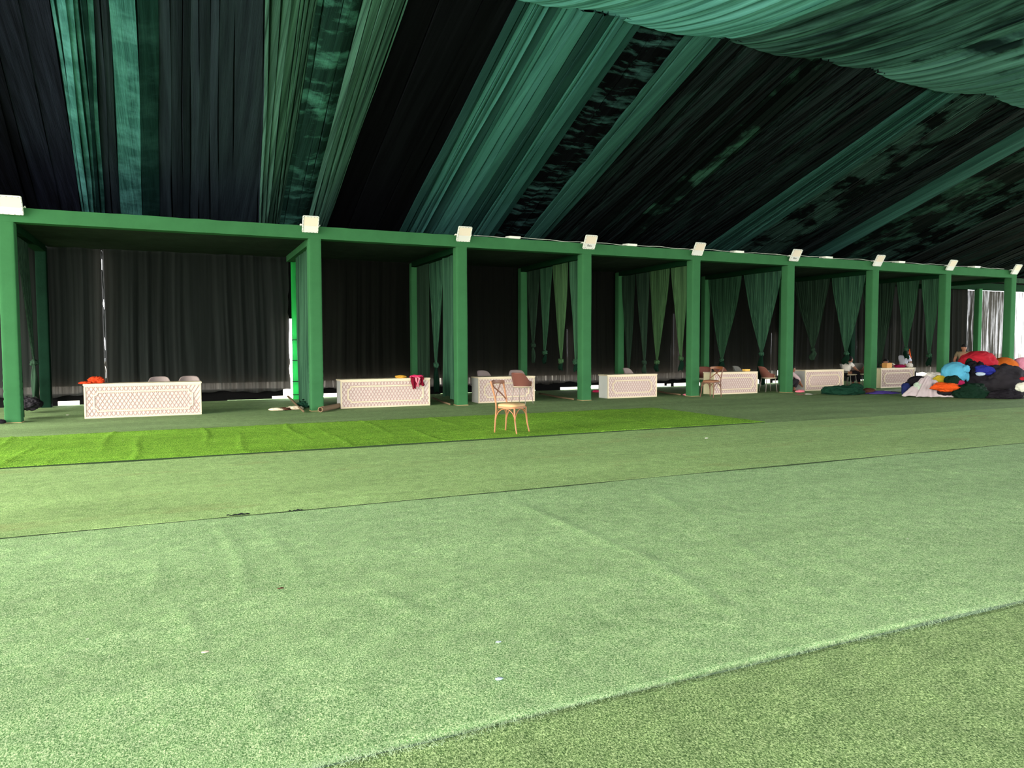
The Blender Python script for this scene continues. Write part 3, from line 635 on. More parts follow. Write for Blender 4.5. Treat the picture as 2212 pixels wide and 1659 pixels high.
CN = [(-.71, 18.08, 2.32, .745, 'side_white', 'long white lattice counter in the leftmost booth with an orange cloth on top'), (4.76, 18.15, 2.30, .715, 'side_grey', 'long white lattice counter with a maroon cloth hanging over its front'),
      (8.12, 18.2, 1.68, .70, 'side_grey', 'white lattice counter directly behind the brown armchair'), (12.13, 18.12, 1.72, .685, 'side_white', 'white lattice counter with a bluish white side panel, nothing on top'),
      (15.94, 18.05, 1.76, .69, 'side_cream', 'white lattice counter with a cream side panel behind the dark cross-back chair'), (19.80, 18.1, 1.76, .695, 'side_grey', 'white lattice counter between the squatting person and the dark green cloth heap'),
      (23.38, 18.12, 1.73, .70, 'side_cream', 'white lattice counter with the orange box on top, farthest to the right')]
for k, (x, y, W_, H_, sm, lab) in enumerate(CN): counter(W_, H_, .48, (x, y, 0), T[sm], lab, k)

# ------------------------------------------------------------------ chairs
T['wood_l'] = mat('light_brown_bentwood', srgb(164, 110, 74), .45, .4); T['wood_m'] = mat('brown_bentwood', srgb(112, 64, 36), .4, .4); T['wood_d'] = mat('dark_brown_bentwood', srgb(112, 74, 58), .45, .4)
T['seatpad'] = cloth('beige_seat_pad', srgb(196, 164, 124), .8, 90, .1, .06); T['seat_br'] = cloth('brown_seat_pad', srgb(150, 108, 84), .8, 90, .1, .06)
def cross_chair(loc, rz, label, w1, w2, pad):
    t = thing('cross_back_chair', loc, label, 'chair', rz=rz)
    for s in (-1, 1):
        pts = curve_pts([(s*.19, .22, 0), (s*.188, .205, .22), (s*.185, .19, .44), (s*.19, .215, .62), (s*.20, .255, .78), (s*.205, .285, .885)], 5)
        MB().tube(pts, [.012+.004*math.sin(min(1, i/12)*PI/2) for i in range(len(pts))], 10).build('leg', w1, t)
        pts = curve_pts([(s*.225, -.235, 0), (s*.213, -.205, .14), (s*.205, -.185, .3), (s*.20, -.18, .44)], 5)
        MB().tube(pts, [.011+.006*i/(len(pts)-1) for i in range(len(pts))], 10).build('leg', w1, t)
    # seat frame (rounded trapezoid hoop) and pad
    def hoop(sx0, sx1, y0, y1, n=48, p=4):
        out = []
        for k in range(n):
            a = 2*PI*k/n; c, s_ = math.cos(a), math.sin(a); u = math.copysign(abs(c)**(2/p), c); v = math.copysign(abs(s_)**(2/p), s_)
            hw = sx0+(sx1-sx0)*(v*.5+.5); out.append((u*hw, (y0+y1)/2+v*(y1-y0)/2))
        return out
    hp = hoop(.225, .195, -.215, .205); mb = MB(); vs = []; n = len(hp)
    for z, k in ((.425, 1), (.455, 1.0), (.455, .86), (.425, .86)): vs += [(x*k, (y+.005)*k-.005, z) for x, y in hp]
    fs = [(r*n+i, r*n+(i+1) % n, ((r+1) % 4)*n+(i+1) % n, ((r+1) % 4)*n+i) for r in range(4) for i in range(n)]
    mb.add(vs, fs).build('seat_frame', w1, t, True, .6)
    vs = []; prof = [(.93, .45), (.98, .462), (.97, .482), (.88, .498), (.6, .508), (.25, .512)]
    for k, z in prof: vs += [(x*k, y*k, z) for x, y in hp]
    vs.append((0, 0, .513)); c = len(vs)-1
    fs = [(r*n+i, r*n+(i+1) % n, (r+1)*n+(i+1) % n, (r+1)*n+i) for r in range(len(prof)-1) for i in range(n)]+[((len(prof)-1)*n+i, (len(prof)-1)*n+(i+1) % n, c) for i in range(n)]+[tuple(range(n))[::-1]]
    MB().add(vs, fs).build('seat', pad, t)
    rail = curve_pts([(-.215, .262, .85), (-.12, .30, .862), (0, .315, .866), (.12, .30, .862), (.215, .262, .85)], 6); vs = []
    for p in rail:
        for dy, dz in ((-.011, -.032), (.011, -.032), (.013, 0), (.011, .034), (-.011, .034), (-.013, 0)): vs.append((p.x, p.y+dy, p.z+dz))
    k = len(rail); fs = [(i*6+j, i*6+(j+1) % 6, (i+1)*6+(j+1) % 6, (i+1)*6+j) for i in range(k-1) for j in range(6)]+[tuple(range(6)), tuple((k-1)*6+j for j in range(6))[::-1]]
    MB().add(vs, fs).build('top_rail', w2, t, True, .7)
    for s in (-1, 1):
        pts = curve_pts([(-s*.188, .20, .55), (-s*.09, .235+.008*s, .64), (0, .262+.008*s, .71), (s*.08, .285, .77), (s*.14, .29, .835)], 6)
        MB().tube(pts, .013, 8, flat=.45).build('cross_slat', w2, t)
    def arch(a, b, top): 
        a, b = Vector(a), Vector(b); return [Vector((a.x+(b.x-a.x)*(.5-.5*math.cos(PI*k/12)), a.y+(b.y-a.y)*(.5-.5*math.cos(PI*k/12)), a.z+(top-a.z)*math.sin(PI*k/12))) for k in range(13)]
    for a, b in [((-.215, -.2, .22), (.215, -.2, .22)), ((-.215, -.19, .23), (-.19, .19, .23)), ((.215, -.19, .23), (.19, .19, .23)), ((-.188, .20, .23), (.188, .20, .23))]:
        MB().tube(arch(a, b, .42), .009, 8).build('arched_brace', w1, t)
    return t
cross_chair((5.22, 11.52, .045), .63, 'light wooden cross-back chair with a beige seat standing alone on the bright grass runner', T['wood_l'], T['wood_m'], T['seatpad'])
cross_chair((14.30, 17.22, .0), -1.29, 'dark brown cross-back chair in front of the cream-sided counter', T['wood_d'], T['wood_m'], T['seat_br'])

T['shell_br'] = mat('brown_leatherette', srgb(112, 68, 60), .5, .3); T['shell_gr'] = mat('taupe_grey_shell', srgb(150, 136, 136), .5, .3); T['shell_dg'] = mat('grey_shell', srgb(120, 120, 118), .5, .3)
T['metal_leg'] = mat('grey_metal_leg', srgb(150, 138, 136), .4, .5); T['brass'] = mat('brass_fitting', srgb(190, 160, 110), .35, .5, .4); T['pad_cream'] = cloth('cream_seat', srgb(206, 192, 172), .8, 80, .1, .05)
def shell_chair(loc, rz, label, sm, pad, rx=0, group='shell chairs in the booths'):
    t = thing('shell_armchair', loc, label, 'chair', group, rot=(rx, 0, rz))
    nu, nv = 44, 12; vs = []
    for side in (0, 1):
        for j in range(nv):
            v = j/(nv-1)
            for i in range(nu):
                a = (i/(nu-1)-.5)*2*PI*.62; aa = abs(a)/(PI*.62)
                top = .835-.0*aa-(.24*(1/(1+math.exp(-(aa-.52)*14)))); bot = .47; z = bot+(top-bot)*v
                r = .235+.03*v-(.018 if side else 0); fl = .10*v*max(0, math.cos(a))
                vs.append(((r+fl*.3)*math.sin(a), (r*.92+fl)*math.cos(a), z))
    N_ = nu*nv; fs = []
    for j in range(nv-1):
        for i in range(nu-1):
            q = (j*nu+i, j*nu+i+1, (j+1)*nu+i+1, (j+1)*nu+i); fs.append(q); fs.append(tuple(k+N_ for k in q)[::-1])
    for i in range(nu-1):
        for j in (0, nv-1): fs.append((j*nu+i, j*nu+i+1, N_+j*nu+i+1, N_+j*nu+i))
    for j in range(nv-1):
        for i in (0, nu-1): fs.append((j*nu+i, (j+1)*nu+i, N_+(j+1)*nu+i, N_+j*nu+i))
    MB().add(vs, fs).build('shell', sm, t)
    vs, fs = lump((0, 0, 0), 1, 1, 3, 0, (1, 1, 1), 1, 0); vs = [Vector((math.copysign(abs(v.x)**.8, v.x)*.25, math.copysign(abs(v.y)**.8, v.y)*.24-.02, .455+v.z*.035)) for v in vs]
    MB().add(vs, fs).build('seat', pad, t)
    for sx in (-1, 1):
        for sy in (-1, 1):
            MB().tube([(sx*.17, sy*.15, .44), (sx*.215, sy*.20, 0)], [.014, .009], 8).build('leg', T['metal_leg'], t)
        MB().box((sx*.235, -.10, .51), (.012, .02, .10), .003).build('arm_bracket', T['brass'], t, smooth=False)
    return t
SH = [(at(343, 800, 18.98).x, 18.98, 0, 'shell_gr', 'taupe shell chair behind the leftmost counter, left of two'), (at(409, 800, 18.98).x, 18.98, 0, 'shell_gr', 'taupe shell chair behind the leftmost counter, right of two'),
      (at(1053, 800, 19.0).x, 19.0, .3, 'shell_gr', 'shell chair peeking over the counter left of the brown armchair'), (at(1119, 800, 19.0).x, 19.0, -.2, 'shell_gr', 'shell chair peeking over the counter right of the brown armchair'),
      (8.28, 17.55, 2.15, 'shell_br', 'brown armchair with a pale seat standing in front of a lattice counter'), (at(1368, 800, 19.0).x, 19.0, .5, 'shell_gr', 'grey shell chair peeking over the bluish-sided counter'),
      (at(1522, 800, 18.9).x, 18.9, -.6, 'shell_br', 'brown shell chair behind the cream-sided counter, beside the post'), (at(1562, 800, 18.95).x, 18.95, -.1, 'shell_br', 'brown shell chair behind the counter, right behind the dark cross-back chair'),
      (at(1604, 800, 19.0).x, 19.0, .4, 'shell_dg', 'grey shell chair beside the small yellow box'), (at(1660, 800, 18.40).x, 18.40, 1.3, 'shell_br', 'brown shell chair partly behind the post of the squatting person'),
      (at(1848, 800, 19.6).x, 19.6, -1.2, 'shell_dg', 'grey shell chair facing the seated person in the white shirt'), (at(1869, 800, 19.0).x, 19.0, -1.6, 'shell_br', 'brown shell chair beside the seventh front post'),
      (at(1834, 800, 19.05).x, 19.05, .2, 'shell_dg', 'pale-seated shell chair under the seated person in the white shirt')]
for x, y, rz, mk, lab in SH: shell_chair((x, y, 0), rz, lab, T[mk], T['pad_cream'])

# ------------------------------------------------------------------ floodlights
T['lampbody'] = mat('white_cast_housing', srgb(236, 238, 236), .5, .3); T['lampglass'] = mat('milky_lamp_glass', srgb(240, 226, 214), .3, .4); T['lampplate'] = mat('white_driver_cover', srgb(232, 232, 234), .4, .3)
T['ink'] = mat('black_print', srgb(40, 42, 46), .7)
def floodlight(loc, rot, label, w=.37, h=.40, text=False, group='floodlights over the front posts', cat='floodlight', brk=True):
    t = thing('floodlight', loc, label, cat, group, rot=rot)
    MB().box((0, .02, 0), (w, .045, h), .016).build('housing', T['lampbody'], t, True, .6)
    fb = MB()
    for c, d in [((0, -.010, h/2-.012), (w-.02, .02, .016)), ((0, -.010, -h/2+.012), (w-.02, .02, .016)), ((w/2-.012, -.010, 0), (.016, .02, h-.02)), ((-w/2+.012, -.010, 0), (.016, .02, h-.02))]: fb.box(c, d, .003)
    fb.build('rim', T['lampbody'], t, True, .6)
    cb = MB()
    for k in range(5):
        f = -.5+(k+.5)/5
        for s in (-1, 1): cb.box((f*w, -.0215, s*(h/2-.012)), (.014, .003, .012)); cb.box((s*(w/2-.012), -.0215, f*h), (.012, .003, .014))
    cb.build('rim_clip', T['shell_dg'], t, smooth=False)
    MB().box((0, -.006, h*.17), (w-.06, .006, h*.52), .002).build('glass', T['lampglass'], t, smooth=False)
    MB().box((0, -.006, -h*.27), (w-.06, .008, h*.34), .002).build('cover_plate', T['lampplate'], t, smooth=False)
    if brk: MB().tube([(-w/2-.03, .03, -.02), (-w/2-.03, .12, -.09), (w/2+.03, .12, -.09), (w/2+.03, .03, -.02)], .012, 6).build('bracket', T['lampbody'], t)
    MB().box((-w/2-.03, .02, -.03), (.05, .02, .03), .004).build('hinge', T['lampbody'], t, smooth=False)
    if text:
        cu = bpy.data.curves.new('lettering', 'FONT'); cu.body = 'Baiu'; cu.size = .085; cu.align_x = 'CENTER'; cu.extrude = .001
        o = bpy.data.objects.new('lettering', cu); C.objects.link(o); cu.materials.append(T['ink']); o.parent = t; o.location = (0, -.012, -h*.30); o.rotation_euler = (PI/2, 0, 0)
        dg_ = bpy.context.evaluated_depsgraph_get(); me_ = bpy.data.meshes.new_from_object(o.evaluated_get(dg_)); o2 = bpy.data.objects.new('lettering', me_); C.objects.link(o2); o2.parent = t; o2.location = o.location; o2.rotation_euler = o.rotation_euler; bpy.data.objects.remove(o)
        MB().box((-w*.3, -.0115, -h*.42), (.03, .002, .008)).box((w*.3, -.0115, -h*.42), (.03, .002, .008)).build('print_mark', T['ink'], t, smooth=False)
    return t
fl_txt = ['cut by the left picture edge', 'over the second front post, squarest looking', 'over the third front post', 'with dark lettering over the fourth front post', 'without lettering over the fifth front post', 'with dark lettering over the sixth front post',
          'over the seventh front post', 'over the eighth front post', 'on the far end corner of the beam']
lx = [at(17, 440, 17.55).x, 2.86, 6.66, 10.34, 14.04, 17.85, 21.6, 25.3, 29.02]
for i, x in enumerate(lx): floodlight((x, 17.53, 4.36), (math.radians(30 if i else 35), 0, 0), 'white square floodlight '+fl_txt[i], text=i in (3, 5), w=.37 if i else .5)
f2 = ['leftmost low floodlight lying flat on the beam between the third and fourth posts', 'low floodlight lying on the beam between the fourth and fifth posts', 'low floodlight lying on the beam between the fifth and sixth posts', 'low floodlight lying on the beam between the sixth and seventh posts',
      'low floodlight lying on the beam between the seventh and eighth posts', 'low floodlight lying on the beam before the far corner']
for i, x in enumerate([8.13, 11.79, 15.69, 19.42, 22.86, 26.9]): floodlight((x, 17.78, 4.40), (math.radians(-86), 0, 0), f2[i], .33, .30, group='low floodlights lying on the beam', brk=False)
T['cable'] = mat('white_cable', srgb(200, 206, 200), .6)
pts = [(x, 17.73+.02*math.sin(x*2), HB+BH+.032+.010*math.sin(x*3.1)+.008*math.sin(x*7)) for x in np.arange(7.0, 28.8, .2)]
tag(MB().tube(pts, .008, 6).build('cable', T['cable']), 'thin white cable running along the top of the front beam', 'cable')

# ------------------------------------------------------------------ cloths and clutter
def colm(name, rgb, r=.8): 
    return cloth(name, srgb(*rgb), r, 90, .3, .12)
def floor_z(x, y): return 0.035 if (10.97 < y < 14.68 and x < 10.4) else (.02 if y < 10.93 else 0)
def heap(name, label, cat, px, py, Y, rx, ry, m, seed, dep=.8, amp=.22, ridge=1.0, freq=3.2, zmin=.012, group=None, n=5, parent=None, ground=False):
    c = at(px, py, Y); k = depth(c)/FPX; a = rx*k; b = ry*k
    vs, fs = lump((0, 0, 0), 1, seed, n, amp, (a, dep*a, b), freq, ridge)
    rz = -YAW*1.0; cr, sr = math.cos(rz), math.sin(rz); out = []
    for v in vs:
        p = Vector((v.x*cr-v.y*sr, v.x*sr+v.y*cr, v.z))
        if ground and p.z < 0: p.z *= max(1, (c.z+.02)/b)
        if c.z+p.z < zmin: p.z = zmin-c.z+.004*mn.noise(p*9)
        out.append(p)
    o = MB().add(out, fs).build(name, m, parent); 
    if not parent: o.location = c; tag(o, label, cat, group)
    return o
def sheet(name, label, cat, px, py, rx, rdep, h, m, seed, Y=None, ridge=.5, n=70, group=None):
    c = Vector((*gnd(px, py), 0)); k = depth(c)/FPX; a = rx*k; R_ = random.Random(seed); ph = [R_.uniform(0, 6) for _ in range(6)]
    def f(u, v):
        r = u**1.0; th = v*2*PI; edge = 1+.16*math.sin(2*th+ph[0])+.10*math.sin(5*th+ph[1])+.07*math.sin(9*th+ph[2])+.04*math.sin(17*th+ph[3])
        x = a*r*edge*math.cos(th); y = rdep*r*edge*math.sin(th)
        q = Vector((x*4+seed, y*4, 0)); hh = h*(1-r**1.7)*(1+.5*mn.noise(q*.6))+h*ridge*(abs(mn.noise(q*1.4))-.1)*(1-r*.7)+(.012+.05*h)*abs(math.sin(th*6.5+2*mn.noise(q)+r*5))*(1-r*.4)
        return (x*math.cos(-YAW)-y*math.sin(-YAW), x*math.sin(-YAW)+y*math.cos(-YAW), max(.012, hh+.012))
    vv, ff = grid(30, n, f); o = mesh(name, vv, ff, m); o.location = c; tag(o, label, cat, group)
    md = o.modifiers.new('s', 'SOLIDIFY'); md.thickness = .008; md.offset = 1; return o
m_ = {k: colm('cloth_'+k, v) for k, v in dict(skyblue=(84, 163, 198), red=(167, 36, 51), orange=(188, 96, 35), rust=(198, 77, 29), blue=(38, 44, 132), black=(30, 28, 34), darkgreen=(16, 38, 28), silver=(176, 164, 172), yellow=(195, 172, 52),
    magenta=(150, 30, 78), mint=(168, 186, 172), purple=(88, 72, 160), white=(222, 216, 214), pink=(214, 140, 170), navy=(30, 38, 84), charcoal=(44, 42, 48), tomato=(193, 65, 35), maroon=(112, 18, 40), rose=(226, 130, 150),
    hotpink=(226, 60, 110), bluegrey=(168, 184, 206), heapgreen=(20, 52, 40), brown=(84, 54, 44), cream=(214, 200, 182), offwhite=(212, 214, 204), gold=(196, 150, 60)).items()}
GP = 'cloths and bundles in the big pile'
heap('cloth_bundle', 'huge black cloth heap filling the right end of the pile', 'cloth', 2165, 832, 14.1, 62, 40, m_['charcoal'], 3, .7, .25, 1.0, ground=True, group=GP)
heap('cloth_bundle', 'black cloth mass in the middle of the pile under the red bundle', 'cloth', 2105, 822, 14.5, 34, 38, m_['black'], 4, .8, .25, 1.1, ground=True, group=GP)
heap('cloth_bundle', 'big red cloth bundle on top of the pile', 'cloth', 2112, 782, 15.0, 38, 23, m_['red'], 5, .8, .18, .8, 2.4, group=GP)
heap('cloth_bundle', 'orange cloth bundle right of the red one', 'cloth', 2166, 790, 15.0, 32, 17, m_['orange'], 6, .7, .12, .5, 2.2, group=GP)
heap('cloth_bundle', 'pink cloth bundle at the right picture edge', 'cloth', 2208, 790, 14.8, 20, 17, m_['pink'], 7, .8, .16, .6, group=GP)
heap('cloth_bundle', 'royal blue cloth below the red and orange bundles', 'cloth', 2126, 800, 14.2, 22, 10, m_['blue'], 8, .6, .3, .9, group=GP)
t = thing('cloth_bundle', at(2062, 806, 14.6), 'round light blue tied bundle standing out of the pile', 'cloth', GP)
o = heap('wrap', '', '', 2062, 806, 14.6, 27, 24, m_['skyblue'], 9, .85, .12, .7, 2.6, parent=t); 
kd = depth(t.location)/FPX; vs, fs = lump((.07*1, -.30, .13), .13, 31, 3, .35, (1, .6, .9), 5, 1.4); MB().add(vs, fs).build('knot', m_['skyblue'], t)
vs, fs = lump((.20, -.26, -.10), .09, 33, 3, .3, (.7, .6, 1.6), 4, 1.4); MB().add(vs, fs).build('loose_end', m_['skyblue'], t)
heap('cloth_bundle', 'dark green cloth bulging out in front of the light blue bundle', 'cloth', 2058, 822, 14.1, 16, 11, m_['darkgreen'], 10, .7, .25, .8, group=GP)
heap('cloth_bundle', 'small dark green cloth tucked between the red and light blue bundles', 'cloth', 2094, 786, 14.7, 8, 12, m_['darkgreen'], 11, .7, .2, .8, ground=True, group=GP)
heap('cloth_bundle', 'blackish green cloth heap spilling over the front of the pile', 'cloth', 2098, 850, 13.6, 38, 22, m_['darkgreen'], 12, .6, .3, 1.2, group=GP)
heap('cloth_bundle', 'black cloth spilling lowest at the front right of the pile', 'cloth', 2172, 856, 13.0, 34, 14, m_['black'], 13, .6, .3, 1.2, group=GP)
heap('cloth_bundle', 'off-white cloth near the right picture edge', 'cloth', 2207, 836, 13.2, 12, 10, m_['offwhite'], 14, .6, .25, 1, group=GP)
heap('cloth_bundle', 'pale blue grey strip of cloth lying on the black heap', 'cloth', 2118, 808, 14.05, 10, 4, m_['bluegrey'], 15, .5, .2, .8, group=GP)
heap('cloth_bundle', 'small red scrap of cloth at the right picture edge', 'cloth', 2209, 818, 13.1, 6, 4, m_['red'], 16, .6, .2, .8, group=GP)
heap('cloth_bundle', 'yellow cloth left of the light blue bundle', 'cloth', 2030, 823, 14.5, 15, 12, m_['yellow'], 17, .7, .2, .8, group=GP)
heap('cloth_bundle', 'orange red cloth running along the lower front of the pile', 'cloth', 2044, 836, 13.9, 30, 9, m_['rust'], 18, .45, .35, 1.0, group=GP)
heap('cloth_bundle', 'magenta cloth beside the orange red one', 'cloth', 2075, 831, 13.95, 9, 10, m_['magenta'], 19, .6, .25, .8, group=GP)
heap('cloth_bundle', 'black cloth bundle at the left part of the pile', 'cloth', 1984, 828, 14.9, 24, 16, m_['black'], 20, .8, .25, 1, ground=True, group=GP)
heap('cloth_bundle', 'navy blue cloth at the left end of the pile', 'cloth', 1957, 836, 14.8, 9, 9, m_['navy'], 21, .8, .25, 1, ground=True, group=GP)
heap('cloth_bundle', 'white and pinkish crumpled cloth behind the yellow one', 'cloth', 2018, 814, 15.3, 24, 10, m_['white'], 22, .6, .3, 1.2, ground=True, group=GP)
heap('cloth_bundle', 'mint grey crumpled cloth between the navy and silver ones', 'cloth', 1984, 836, 14.5, 10, 11, m_['mint'], 23, .7, .3, 1.2, group=GP)
heap('cloth_bundle', 'black cloth peeking out below the orange red one', 'cloth', 2040, 846, 14.0, 14, 10, m_['black'], 24, .7, .25, 1, group=GP)
sheet('cloth_bundle', 'shiny silvery white sheet heaped at the front left of the pile', 'cloth', 2008, 858, 44, .34, .50, m_['silver'], 25, ridge=.22, n=110, group=GP)
sheet('cloth_sheet', 'flat white sheet edge lying in front of the silvery heap', 'cloth', 2030, 858, 42, .22, .05, m_['white'], 26, group=GP)
sheet('cloth_sheet', 'flat mint grey cloth spread left of the pile', 'cloth', 1950, 846, 36, .35, .07, m_['mint'], 27, group=GP)
sheet('cloth_sheet', 'flat purple cloth on the floor left of the pile', 'cloth', 1905, 851, 34, .28, .06, m_['purple'], 28, group=GP)
GH = 'dark green cloth heap'
heap('cloth_heap', 'dark green cloth heap on the floor in front of the seventh post', 'cloth', 1818, 846, 16.3, 44, 13, m_['heapgreen'], 40, .6, .3, 1.3)
heap('cloth_heap', 'lighter green bundle on the dark green cloth heap', 'cloth', 1848, 838, 16.3, 16, 10, m_['heapgreen'], 41, .7, .2, 1)
heap('cloth_heap', 'brownish dark cloth at the right end of the green heap', 'cloth', 1876, 846, 16.2, 16, 8, m_['brown'], 42, .7, .2, 1)
# on and around the counters
heap('crumpled_cloth', 'orange cloth crumpled on the left end of the leftmost counter', 'cloth', 209, 822, 18.30, 15, 8, m_['tomato'], 43, .8, .35, 1.4, 4, .748)
heap('crumpled_cloth', 'flat tail of orange cloth at the left corner of the leftmost counter', 'cloth', 186, 828, 18.25, 14, 4, m_['tomato'], 44, .8, .3, 1.2, 4, .748)
t = thing('draped_garment', at(903, 822, 18.1), 'maroon and pink garment hanging over the front edge of a counter', 'cloth')
tb_ = t.location
def rag(x0, x1, z0, z1, yf, m, seed):
    def f(u, v):
        s = x0+(x1-x0)*u; 
        if v < .3: q = v/.3; return (s, .22*(1-q)-.02+yf, z1+.018+.012*math.sin(u*9+seed))
        q = (v-.3)/.7; return (s+(.03*math.sin(q*4+seed))*(u-.5)*2, yf-.035+.022*math.sin(u*9+seed+q*2), z1+.01+(z0-z1)*q*(1+.10*math.sin(u*7+seed)))
    return grid(16, 20, f)
top = .717-tb_.z
for x0, x1, L_, mk, sd in ((-.17, -.05, .27, 'maroon', 1), (-.08, .02, .22, 'rose', 2), (.02, .15, .20, 'maroon', 3)):
    vv, ff = rag(x0, x1, top-L_, top, 0, m_[mk], sd); o = mesh('hanging_part', vv, ff, m_[mk], t); o.modifiers.new('s', 'SOLIDIFY').thickness = .01
vs, fs = lump((-.02, .10, top+.035), .16, 50, 3, .35, (1.1, .6, .28), 4, 1.2); MB().add(vs, fs).build('pink_part', m_['hotpink'], t)
heap('crumpled_cloth', 'small golden cloth on the counter left of the maroon garment', 'cloth', 866, 814, 18.3, 11, 3.5, m_['gold'], 51, .6, .3, 1.2, 4, .717)
# cardboard roll
T['card'] = mat('brown_cardboard_tube', srgb(128, 108, 86), .85)
a = Vector((*gnd(692, 891), .068)); b = Vector((*gnd(737, 881), .068)); d = (b-a).normalized(); L_ = (b-a).length; vs = []; n = 24; pr = []
t = thing('carpet_roll_tube', a, 'brown cardboard tube lying on the floor beside the second front post', 'tube')
sd_ = Vector((-d.y, d.x, 0)); up = Vector((0, 0, 1))
for k, (s, r) in enumerate(((0, .062), (0, .045), (.6, .045), (L_, .062))):
    pass
for s, r in ((.3, .045), (0, .045), (0, .062), (L_, .062), (L_, .0)): vs += [d*s+(sd_*math.cos(2*PI*i/n)+up*math.sin(2*PI*i/n))*r for i in range(n)]
fs = [(r*n+i, r*n+(i+1) % n, (r+1)*n+(i+1) % n, (r+1)*n+i) for r in range(4) for i in range(n)]
MB().add(vs, fs).build('tube', T['card'], t, True, .6)
MB().tube([d*.12, d*.155], [.067, .067], 24).build('end_ring', T['card'], t, True, .6)
T['bamboo'] = mat('weathered_pole', srgb(112, 94, 74), .85)
def pole(name, label, p0, p1, r=.022, cat='pole', m=None):
    a = Vector((*gnd(*p0[:2]), 0)) if len(p0) == 2 else Vector(p0); b = Vector((*gnd(*p1[:2]), 0)) if len(p1) == 2 else Vector(p1)
    a.z += r+.004; b.z += r+.004; pts = [a.lerp(b, k/8)+Vector((0, 0, .006*math.sin(k))) for k in range(9)]
    return tag(MB().tube(pts, [r*(1-.03*k) for k in range(9)], 8).build(name, m or T['bamboo']), label, cat)
pole('wooden_pole', 'thin wooden pole leaning to the floor left of the second front post', (at(622, 860, 21).x, 21.0, .12), (at(656, 889, 17.3).x, 17.3, 0), .03)
pole('wooden_pole', 'short wooden pole on the floor left of the third front post', (at(935, 868, 20.2).x, 20.2, 0), (at(980, 876, 17.8).x-.12, 17.75, 0), .03)
pole('wooden_pole', 'wooden pole on the floor left of the fourth front post', (at(1165, 857, 20.5).x, 20.5, 0), (at(1244, 865, 17.9).x-.1, 17.85, 0), .03)
pole('wooden_pole', 'wooden pole on the floor left of the fifth front post', (at(1400, 853, 19.8).x+.4, 20.2, 0), (at(1478, 856, 18.0).x-.1, 18.05, 0), .03)
heap('rag', 'off-white rag on the floor left of the second front post', 'cloth', 597, 885, 18.3, 16, 4, m_['cream'], 60, .7, .3, 1.2, 4)
heap('rag', 'dark brown rag between two pale ones on the floor', 'cloth', 612, 884, 18.35, 16, 4, m_['brown'], 61, .7, .3, 1.2, 4)
heap('rag', 'pale brown rag nearest the second front post', 'cloth', 636, 882, 18.4, 18, 4.5, m_['cream'], 62, .7, .3, 1.4, 4)
heap('netting_heap', 'dark netting bunched on the floor behind the second front post', 'cloth', 658, 876, 18.9, 16, 8, m_['heapgreen'], 63, .8, .3, 1.6, 5)
heap('netting_heap', 'dark cloth bunched behind the leftmost front post', 'cloth', 62, 872, 20.2, 26, 14, m_['charcoal'], 64, .8, .3, 1.4, 4)
heap('rag', 'pink cloth on the floor behind the bluish-sided counter', 'cloth', 1287, 846, 20.6, 7, 4, m_['hotpink'], 65, .8, .2, 1)
heap('rag', 'pinkish brown rag at the foot of the fifth front post', 'cloth', 1484, 853, 18.1, 9, 3, m_['rose'], 66, .8, .2, 1)
heap('rag', 'pinkish rags at the foot of the counter beside the squatting person', 'cloth', 1728, 846, 17.6, 9, 4, m_['rose'], 67, .8, .3, 1.2)
heap('rag', 'white crumpled scrap on the floor in front of the squatting person', 'cloth', 1746, 853, 16.75, 8, 3, m_['white'], 68, .8, .3, 1.2)
heap('rag', 'thin pink strip on the floor in front of the sixth post', 'cloth', 1728, 855, 16.7, 12, 1.6, m_['rose'], 69, .5, .2, 1)
heap('rag', 'small beige scrap right of the white one on the floor', 'cloth', 1759, 854, 16.7, 5, 1.8, m_['cream'], 70, .5, .2, 1)
heap('cable_coil', 'black coil at the foot of the leftmost front post', 'cable', 3, 911, 17.6, 9, 5, m_['black'], 71, .8, .2, 1)
for k, (x, y, lab) in enumerate([(146, 897, 'tiny white scrap on the dark carpet left of the leftmost counter'), (1076, 1398, 'small pale blue fluff on the cool green turf, farther of two'), (1078, 1479, 'small pale blue fluff on the cool green turf, nearer of two'),
                                 (607, 1280, 'tiny brown leaf on the cool green turf'), (1526, 950, 'tiny white scrap on the yellowish turf'), (444, 1420, 'thin pale straw on the cool green turf')]):
    p = Vector((*gnd(x, y), 0)); r = (.02, .010, .013, .012, .02, .012)[k]
    vs, fs = lump((0, 0, 0), r, 80+k, 2, .5, (1.5, .8, .35), 5, 1.2); o = MB().add(vs, fs).build('floor_scrap', {1: m_['bluegrey'], 2: m_['bluegrey'], 3: m_['brown'], 5: m_['cream']}.get(k, m_['white'])); o.location = p+Vector((0, 0, floor_z(p.x, p.y)+.008)); tag(o, lab, 'scrap')
# boxes
def small_box(label, px, py, Y, w, d, h, col, z):
    c = at(px, py, Y); t = thing('box', (c.x, Y, z), label, 'box'); mm = mat('box_card', srgb(*col), .7)
    MB().box((0, 0, h/2), (w, d, h), .004).build('carton', mm, t, True, .5); MB().box((0, 0, h+.004), (w+.01, d+.01, .012), .002).build('lid', mm, t, True, .5); return t
small_box('small yellow box on the cream-sided counter', 1612, 800, 18.3, .20, .14, .06, (226, 186, 96), .692)
small_box('light orange wooden box on the farthest counter', 1916, 790, 18.3, .27, .2, .16, (214, 160, 96), .702)
heap('crumpled_cloth', 'purplish pink cloth on the farthest counter', 'cloth', 1943, 791, 18.35, 12, 3.5, m_['magenta'], 90, .7, .25, 1, 4, .704)
heap('crumpled_cloth', 'white crumpled cloth at the right end of the farthest counter', 'cloth', 1965, 789, 18.35, 6, 5, m_['white'], 91, .8, .35, 1.4, 4, .704)
p = at(1965, 762, 20.1)
